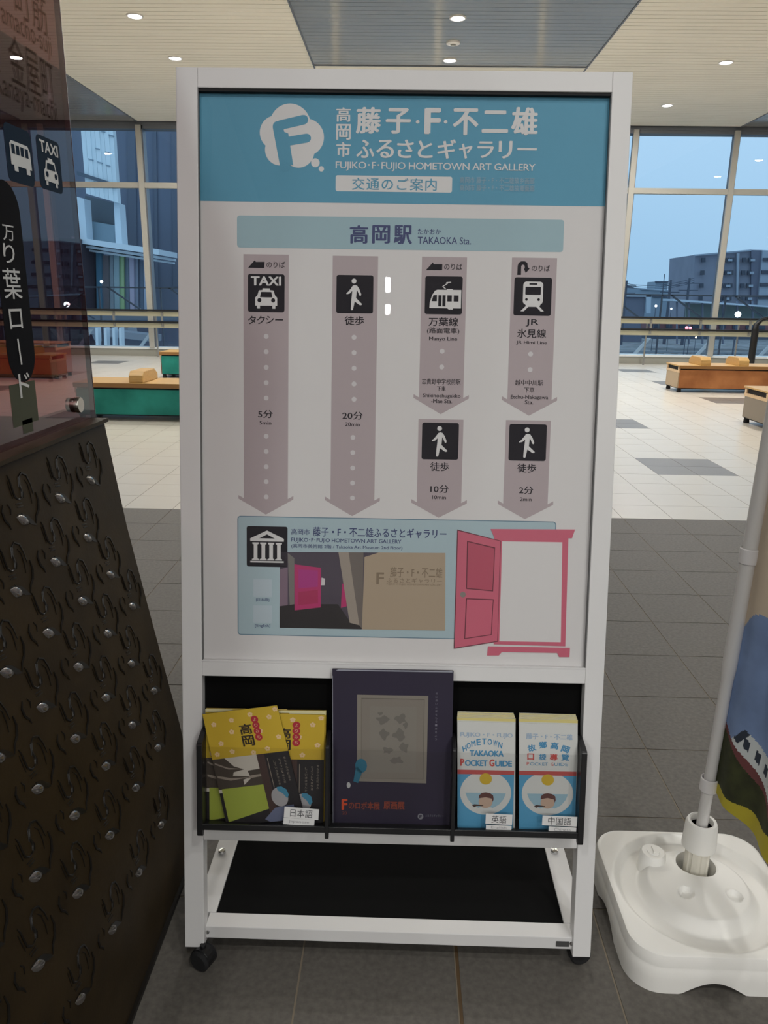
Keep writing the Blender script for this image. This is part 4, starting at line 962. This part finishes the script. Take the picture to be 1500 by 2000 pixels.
# ------------------------------------------------------------------ brochure rack hung on the stand
NF = .052           # front of the rack
rack = thing('brochure_rack', LW(SW/2, vl0, 0), 'black three-pocket brochure rack with a clear front below the poster', 'brochure rack')
def rb(u0, u1, n0, n1, v0, v1, nm, m, bv=0., par=rack): return MB().box(u0, u1, n0, n1, v0, v1, T=lb).build(nm, m, par, bevel=bv)
rb(IL+.0005, IR-.0005, -.030, -.024, vl1+.001, vm0-.001, 'back_panel', mat('rack_back', (.003, .003, .003), .9, spec=.1))
vbt = S(760, 1618, NF)[1]; vbb = S(760, 1630, NF)[1]
uD = [S(390, 1560, NF)[0], S(638.5, 1560, NF)[0], S(885.5, 1560, NF)[0], S(1137.5, 1560, NF)[0]]
vk = S(390, 1455, NF)[1]; vk2 = S(395, 1430, .02)[1]; vfoot = S(390, 1633, NF)[1]
rb(uD[0], uD[3], -.02, NF-.002, vbb, vbb+.005, 'rack_floor', M_black); rb(uD[0], uD[3], NF-.006, NF, vbb, vbt, 'front_ledge', M_black, .001)
for k, u in enumerate(uD):
    hw = .0062 if k in (0, 3) else .0042
    pr = [(.0015, vfoot+.012), (.0015, vk2+.004), (.018, vk2), (NF-.002, vk+.004), (NF+.002, vk)]
    for i in range(9):
        a = math.radians(0-180*i/8); pr.append((NF-.0055+.0075*math.cos(a), vfoot+.006+.0075*math.sin(a)))
    MB().prism([LW(u-hw, v, n) for n, v in pr], U2*(2*hw)).build('divider', M_black, rack, bevel=.0012)
vat = S(760, 1468, NF-.004)[1]
rb(uD[0]+.006, uD[3]-.006, NF-.008, NF-.006, vbt-.004, vat, 'clear_front', M_acryl)
# language cards on the clear front
K_card = ink('card_white', (.62, .62, .61)); K_txt = ink('card_text', (.05, .05, .055)); K_txg = ink('card_text_grey', (.28, .28, .29))
NC = NF-.0055
def card(box, s, m, ang, label=None, bold=0., inset=(.17, .15)):
    x0, y0, x1, y1 = box; cx_, cy_ = (x0+x1)/2, (y0+y1)/2; u0, u1 = S(x0, cy_, NC)[0], S(x1, cy_, NC)[0]; v0, v1 = S(cx_, y1, NC)[1], S(cx_, y0, NC)[1]
    cu, cv = (u0+u1)/2, (v0+v1)/2; wd, hd = (u1-u0)/2, (v1-v0)/2; ca, sa = math.cos(ang), math.sin(ang)
    def T(a, b, n=0.): return LW(cu+a*wd*ca-b*hd*sa, cv+a*wd*sa+b*hd*ca, NC+n)
    o = MB().prism([T(-1, -1), T(1, -1), T(1, 1), T(-1, 1)], N2*.0004).build('language_card', K_card, rack, fixn=True)
    put_text(MB(), s, lambda a, b: T(a, b, .0007), -1+2*inset[0], 1-2*inset[0], -1+2*inset[1], 1-2*inset[1], bold=bold).build('lettering', m, o, fixn=False)
card((555, 1578, 622.5, 1599), '日本語', K_txt, -.06, inset=(.18, .13)); card((553.5, 1599, 614, 1611.5), 'Japanese', K_txg, -.05, inset=(.17, .25))
card((948.5, 1590, 1000.5, 1610), '英語', K_txt, -.02, inset=(.22, .13)); card((949, 1612, 999, 1621), 'English', K_txg, -.02, inset=(.2, .2))
card((1059, 1594, 1127, 1613), '中国語', K_txt, -.02, inset=(.17, .1)); card((1071.5, 1615, 1125.5, 1625.5), 'Chinese', K_txg, -.03, inset=(.2, .2))
# ---- leaflets.  a leaflet is a thin sheet or booklet with printed shapes on it, described in its own 0..1 space
def leaf(name, quad, n0, th, mbody, label, cat, group=None):
    # quad: photo corners (tl, tr, br, bl) on the plane n0+th
    nF = n0+th; Q4 = [S(x, y, nF) for x, y in quad]
    c = LW(*Q4[3], n0); t = thing(name, c, label, cat, group)
    def T(u, v, k=0.):
        (a, b), (c_, d), (e_, f), (g_, h) = Q4       # bilinear: v=1 top
        x = (g_*(1-u)+e_*u)*(1-v)+(a*(1-u)+c_*u)*v; y = (h*(1-u)+f*u)*(1-v)+(b*(1-u)+d*u)*v
        return LW(x, y, nF+.00022*k)
    MB().prism([T(0, 0)-N2*th, T(1, 0)-N2*th, T(1, 1)-N2*th, T(0, 1)-N2*th], N2*th).build('cover', mbody, t)
    return t, T
def pr(t, T, pts, k, m, nm): return MB().flat([T(u, v, k) for u, v in pts]).build(nm, m, t, fixn=False)
K_yel = ink('mustard', (.50, .34, .022)); K_yel2 = ink('paper_cream', (.66, .60, .34)); K_flow = ink('blossom', (.66, .46, .26)); K_crim = ink('crimson', (.36, .018, .03)); K_ink = ink('brown_black', (.02, .012, .008))
K_sky = ink('photo_sky', (.50, .46, .40)); K_roof = ink('photo_roof', (.055, .042, .032)); K_roofl = ink('photo_roof_edge', (.26, .22, .18)); K_lawn = ink('lawn', (.31, .37, .05)); K_brn = ink('maroon_brown', (.055, .03, .026)); K_dk = ink('night', (.014, .012, .014))
def flower(t, T, u, v, r, k=3, ay=1.):
    mb = MB()
    for i in range(5):
        a = math.radians(90+72*i); mb.flat([T(u+.62*r*math.cos(a)+p, v+ay*(.62*r*math.sin(a))+qq*ay, k+.1*i) for p, qq in circ(0, 0, r*.45, 10)])
    mb.build('blossom', K_flow, t, fixn=False)
def yorimichi(quad, n0, label, body=True, stack=0):
    t, T = leaf('brochure', quad, n0, .0012, K_dk, label, 'brochure', 'yellow-topped brochures in the left pocket')
    dx = .055
    pr(t, T, [(0, .60), (1, .60), (1, 1), (0, 1)], 1, K_yel, 'yellow_band')
    for u, v in ((.12, .90), (.36, .92), (.16, .73), (.33, .82), (.28, .65), (.08, .64), (.62, .95), (.70, .80), (.86, .91), (.92, .73), (.74, .64), (.55, .62), (.96, .97)): flower(t, T, u, v, .034, 2, .62)
    mb = MB(); put_text(mb, '高', lambda a, b: T(a, b, 3), .44, .60, .785, .875, bold=.03); put_text(mb, '岡', lambda a, b: T(a, b, 3), .44, .60, .68, .775, bold=.03); mb.build('title_lettering', K_ink, t, fixn=False)
    cm = MB()
    for i, ch in enumerate('よりみち'):
        cv = .905-.052*i; cm.flat([T(.665+a, cv+b, 3+.1*i) for a, b in circ(0, 0, .048, 18, .031)])
    o = cm.build('red_disc', K_crim, t, fixn=False)
    cm = MB()
    for i, ch in enumerate('よりみち'): cv = .905-.052*i; put_text(cm, ch, lambda a, b: T(a, b, 4), .645, .685, cv-.014, cv+.014)
    cm.build('disc_lettering', K_flow, o, fixn=False)
    pr(t, T, [(.0, .30), (.60, .30), (.60, .60), (.0, .60)], 1, K_sky, 'photo_sky')
    pr(t, T, [(0, .60), (.16, .60), (.26, .52), (.38, .485), (.24, .47), (.22, .44), (.46, .415), (.34, .395), (.34, .33), (0, .33)], 2, K_roof, 'temple_roof')
    pr(t, T, [(.02, .57), (.18, .515), (.36, .49), (.18, .50), (.02, .555)], 3, K_roofl, 'roof_edge')
    pr(t, T, [(.02, .455), (.2, .42), (.44, .412), (.18, .40), (.02, .435)], 3, K_roofl, 'roof_edge')
    pr(t, T, [(.42, .47), (.60, .475), (.60, .33), (.30, .33), (.44, .40)], 2.2, K_roof, 'temple_wing')
    pr(t, T, [(.44, .425), (.60, .43), (.60, .41), (.40, .40)], 3, K_roofl, 'roof_edge')
    pr(t, T, [(.04, .335), (.60, .335), (.60, .02+.1), (.04, .04)], 3.2, K_lawn, 'lawn')
    pr(t, T, [(.58, 0), (.68, 0), (.68, .60), (.58, .60)], 3.4, K_brn, 'brown_strip'); pr(t, T, [(.68, 0), (1, 0), (1, .60), (.68, .60)], 3.4, K_dk, 'night_strip')
    mb = MB()
    for i, (cu, s) in enumerate(((.93, '昔ながらの町並み'), (.86, 'ちょっと、寄り道'), (.79, 'していきませんか'))):
        for j, ch in enumerate(s): cv = .545-.028*j-.012*i; put_text(mb, ch, lambda a, b: T(a, b, 4.4), cu-.014, cu+.014, cv-.010, cv+.010)
    mb.flat([T(u, v, 4.4) for u, v in ((.705, .56), (.713, .56), (.713, .30), (.705, .30))])
    mb.build('vertical_lettering', K_roofl, t, fixn=False)
    # plain stand-in for the small doll: pale oval with a blue cap shape
    pr(t, T, circ(.75, .21, .105, 20, .085), 4.6, ink('pale_grey_shape', (.34, .33, .34)), 'pale_oval')
    pr(t, T, [(.74, .30), (.80, .30), (.855, .27), (.87, .22), (.84, .19), (.80, .235), (.74, .27)], 4.9, ink('teal_shape', (.05, .22, .34)), 'blue_shape')
    pr(t, T, [(.50, .03), (.66, .12), (.74, .125), (.90, .13), (.90, .0), (.56, .0)], 4.7, ink('slate_shape', (.13, .15, .24)), 'slate_shape')
    return t
# booklet stack behind, then the straight one at the right, then the tilted one in front
lbs = ['rearmost cream-edged brochure of the left pocket', 'second cream sheet edge from the back in the left pocket', 'third sheet edge from the back in the left pocket', 'sheet edge behind the upright right-hand yellow brochure']
for i, (xa, xb) in enumerate(((403, 560), (401, 562), (455, 637), (452, 635.5))):
    t, T = leaf('brochure', ((xa, 1383.5+i*1.2), (xb, 1385.5+i*1.2), (xb-3, 1616), (xa+2, 1614)), .003+.0026*i, .0022, K_yel, lbs[i], 'brochure', 'yellow-topped brochures in the left pocket')
    MB().prism([T(0, .965, .5), T(1, .965, .5), T(1, 1.0, .5), T(0, 1.0, .5)], N2*.0003).build('cream_top_edge', K_yel2, t)
yorimichi(((401.5, 1391), (565, 1393), (563, 1612), (403, 1611)), .0145, 'upright yellow-topped brochure mostly hidden behind the tilted one')
yorimichi(((471, 1393), (634, 1396), (631, 1614), (468, 1612)), .020, 'upright yellow-topped brochure at the right of the left pocket')
yorimichi(((395.5, 1395), (541, 1377.5), (596, 1597), (443, 1615)), .026, 'tilted yellow-topped brochure in front in the left pocket')
# middle pocket: dark folder with a framed drawing
K_pur = mat('ink_dark_purple', (.015, .010, .030), .6, nz=.15, nscale=4)
t, T = leaf('poster_folder', ((649, 1307), (886, 1311), (879.5, 1621), (650, 1616)), .010, .006, K_pur, 'dark purple exhibition folder standing tall in the middle pocket', 'folder')
K_clf = mat('clear_sleeve_edge', (.30, .31, .36), .15)
pr(t, T, [(.03, .992), (.99, .992), (.99, 1.0), (.05, 1.0)], 1, K_clf, 'sleeve_edge'); pr(t, T, [(0, 0), (.004, 0), (.004, .96), (0, .96)], 1, K_clf, 'sleeve_edge')
pf = pr(t, T, [(.205, .30), (.79, .295), (.795, .845), (.205, .845)], 1, ink('frame_taupe', (.20, .18, .15)), 'printed_frame')
pr(t, T, [(.24, .32), (.765, .32), (.765, .825), (.24, .825)], 2, ink('frame_line', (.11, .097, .082)), 'frame_line'); pr(t, T, [(.243, .322), (.76, .322), (.76, .82), (.243, .82)], 3, ink('mat_taupe', (.185, .165, .14)), 'picture_mat')
pr(t, T, [(.31, .36), (.70, .36), (.70, .775), (.31, .775)], 4, ink('picture_taupe', (.19, .175, .15)), 'picture_area')
K_sm = ink('smudge_grey', (.13, .12, .105)); rnd = random.Random(3)
for (u, v, a, b) in ((.42, .69, .05, .025), (.57, .70, .045, .028), (.43, .60, .04, .03), (.56, .60, .05, .035), (.60, .52, .035, .03), (.46, .50, .04, .02), (.54, .44, .05, .022), (.40, .73, .02, .01), (.61, .66, .02, .02)):
    pts = [(u+a*math.cos(x)*(1+.3*math.sin(3*x+u*30)), v+b*math.sin(x)*(1+.3*math.cos(4*x+v*20))) for x in [2*math.pi*i/20 for i in range(20)]]
    pr(t, T, pts, 5, K_sm, 'sketch_smudge')
pr(t, T, circ(.24, .40, .05, 16, .045), 6, ink('teal_dull', (.015, .12, .19)), 'blue_shape'); pr(t, T, [(.175, .30), (.215, .29), (.25, .36), (.20, .40)], 6, MATS['ink_teal_dull'], 'blue_shape'); pr(t, T, circ(.135, .275, .016, 14, .019), 6, ink('white_dot', (.42, .42, .42)), 'white_dot')
K_or = ink('orange_red', (.52, .06, .015)); K_or2 = ink('dull_orange', (.21, .04, .018))
mb = MB(); put_text(mb, 'F', lambda a, b: T(a, b, 2), .075, .125, .115, .185, bold=.05); mb.build('title_lettering', K_or, t, fixn=False)
mb = MB(); put_text(mb, 'のロボ本展', lambda a, b: T(a, b, 2), .135, .40, .12, .17, bold=.03); put_text(mb, '原画展', lambda a, b: T(a, b, 2), .43, .61, .125, .175, bold=.03); put_text(mb, '20', lambda a, b: T(a, b, 2), .08, .12, .085, .105); mb.build('title_lettering', K_or2, t, fixn=False)
mb = MB()
for j, ch in enumerate('絵に描いた夢をもう一度見よう'): put_text(mb, ch, lambda a, b: T(a, b, 2), .855, .872, .855-.022*j, .868-.022*j)
mb.build('vertical_lettering', ink('grey_lav', (.18, .17, .21)), t, fixn=False)
mb = MB().flat([T(a, b, 2) for a, b in circ(.745, .083, .024, 18, .019)]); o = mb.build('emblem_disc', ink('grey_lav2', (.20, .20, .22)), t, fixn=False)
put_text(MB(), 'F', lambda a, b: T(a, b, 3), .735, .757, .072, .093, bold=.03).build('emblem_letter', K_pur, o, fixn=False)
put_text(MB(), 'ふるさとギャラリー', lambda a, b: T(a, b, 2), .785, .94, .082, .098).build('lettering', MATS['ink_grey_lav2'], t, fixn=False)
# right pocket: two stacks of slim pocket guides
K_gw = ink('guide_white', (.56, .57, .55)); K_gb = ink('guide_blue', (.075, .29, .48)); K_gr = ink('guide_red', (.42, .075, .07)); K_gp = ink('guide_pale_blue', (.27, .42, .50)); K_gy = ink('guide_yellow', (.58, .50, .19)); K_lb = ink('lettering_blue', (.06, .24, .42)); K_rd = ink('lettering_red', (.50, .07, .06)); K_fade = ink('lettering_faded', (.30, .40, .52)); K_gold = ink('gold', (.52, .36, .03))
def guide(X0_, X1_, y0, y1, names, zh):
    k = 0
    for i in range(6):
        t, T = leaf('pocket_guide', ((X0_+.5-i*.2, y0-9+i*2.2), (X1_-3.5+i*.8, y0-6+i*2.2), (X1_-.8, y1), (X0_+1, y1)), .002+.0034*i, .003, K_gw, names[i], 'booklet', 'slim pocket guides in the right pocket')
        MB().prism([T(0, .975, .5), T(1, .975, .5), T(1, 1, .5), T(0, 1, .5)], N2*.0002).build('yellow_top_edge', K_gy, t)
        MB().prism([T(0, 0, .5), T(.06, 0, .5), T(.06, .56, .5), T(0, .56, .5)], N2*.0001).build('blue_side_edge', K_gb, t)
    t, T = leaf('pocket_guide', ((X0_, y0+10), (X1_, y0+13), (X1_-5 if not zh else X1_-5, y1), (X0_-0 if zh else X0_, y1-1)), .0235, .0016, K_gw, names[6], 'booklet', 'slim pocket guides in the right pocket')
    pr(t, T, [(0, 0), (1, 0), (1, .545), (0, .545)], 1, K_gb, 'blue_field')
    ov = pr(t, T, circ(.5, .355, .455, 40, .20), 2, K_gw, 'white_oval')
    pr(t, T, [(-.0, .525), (1, .525), (1, .565), (0, .565)], 3, K_gr, 'red_band')
    pr(t, T, circ(.5, .485, .11, 24, .052), 4, K_gold, 'yellow_disc')
    pr(t, T, [(.14, .355), (.86, .355), (.82, .30), (.74, .25), (.62, .215), (.38, .215), (.26, .25), (.18, .30)], 3, K_gp, 'pale_blue_field')
    pr(t, T, [(.34, .205), (.40, .225), (.60, .225), (.68, .205), (.60, .196), (.42, .196)], 3.6, K_gw, 'portrait_shoulders')
    pr(t, T, circ(.50, .272, .125, 24, .055), 4, ink('skin_tone', (.46, .33, .25)), 'small_portrait')
    pr(t, T, [(.375, .305), (.385, .335), (.43, .355), (.50, .362), (.58, .355), (.635, .335), (.645, .30), (.63, .275), (.61, .305), (.50, .318)], 5, ink('cap_brown', (.10, .04, .035)), 'small_cap')
    pr(t, T, [(.30, .252), (.46, .243), (.46, .236), (.34, .236), (.30, .225), (.26, .24)], 6, ink('pipe_brown', (.06, .035, .03)), 'pipe')
    if not zh:
        put_text(MB(), 'FUJIKO・F・FUJIO', lambda a, b: T(a, b, 2), .05, .96, .855, .905, bold=.02, spacing=.9).build('lettering', K_fade, t, fixn=False)
        mb = MB()
        for i, ch in enumerate('HOMETOWN'):
            a = math.radians(142-12*i-1); R = .47; cu = .49+R*math.cos(a)*1.0; cv = .64+.185*math.sin(a); rot = (a-math.pi/2)*.55
            hw, hh = .038, .028
            put_text(mb, ch, lambda x, y: T(cu+(x*math.cos(rot)-y*.8*math.sin(rot)), cv+(x*.42*math.sin(rot)+y*math.cos(rot)), 2), -hw, hw, -hh, hh, bold=.03)
        mb.build('arched_lettering', K_lb, t, fixn=False)
        put_text(MB(), 'TAKAOKA', lambda a, b: T(a, b, 2), .21, .81, .69, .745, bold=.045, spacing=.95).build('lettering', K_lb, t, fixn=False)
        mb = MB(); put_text(mb, 'OCKET', lambda a, b: T(a, b, 2), .13, .53, .60, .655, bold=.045, spacing=.92); put_text(mb, 'UIDE', lambda a, b: T(a, b, 2), .66, .96, .60, .655, bold=.045, spacing=.92); mb.build('lettering', K_lb, t, fixn=False)
        mb = MB(); put_text(mb, 'P', lambda a, b: T(a, b, 2), .05, .12, .60, .665, bold=.045); put_text(mb, 'G', lambda a, b: T(a, b, 2), .56, .65, .60, .665, bold=.045); mb.build('lettering', K_rd, t, fixn=False)
    else:
        put_text(MB(), '藤子・F・不二雄', lambda a, b: T(a, b, 2), .12, .92, .855, .91, bold=.03).build('lettering', K_fade, t, fixn=False)
        mb = MB()
        for ch, cu, cv, rot in (('故', .22, .775, .35), ('鄉', .41, .805, .12), ('高', .61, .80, -.12), ('岡', .80, .77, -.35)):
            put_text(mb, ch, lambda x, y: T(cu+(x*math.cos(rot)-y*2*math.sin(rot)), cv+(x*.42*math.sin(rot)+y*math.cos(rot)), 2), -.07, .07, -.032, .032, bold=.04)
        mb.build('arched_lettering', K_lb, t, fixn=False)
        mb = MB(); put_text(mb, '口', lambda a, b: T(a, b, 2), .14, .26, .665, .725, bold=.04); put_text(mb, '導', lambda a, b: T(a, b, 2), .53, .67, .665, .725, bold=.04); put_text(mb, 'P', lambda a, b: T(a, b, 2), .13, .175, .615, .645); put_text(mb, 'G', lambda a, b: T(a, b, 2), .55, .60, .615, .645); mb.build('lettering', K_rd, t, fixn=False)
        mb = MB(); put_text(mb, '袋', lambda a, b: T(a, b, 2), .34, .47, .665, .725, bold=.04); put_text(mb, '覽', lambda a, b: T(a, b, 2), .73, .87, .665, .725, bold=.03); put_text(mb, 'OCKET', lambda a, b: T(a, b, 2), .19, .50, .615, .645); put_text(mb, 'UIDE', lambda a, b: T(a, b, 2), .61, .85, .615, .645); mb.build('lettering', K_lb, t, fixn=False)
ordn = ['rearmost', 'second from the back', 'third from the back', 'fourth from the back', 'fifth from the back', 'sixth from the back']
guide(893.5, 1006.5, 1399, 1624, ['%s booklet of the English pocket guide stack' % s for s in ordn]+['front English pocket guide with blue and red lettering'], False)
guide(1014, 1128, 1402, 1625, ['%s booklet of the Chinese pocket guide stack' % s for s in ordn]+['front Chinese pocket guide beside the rack right end'], True)
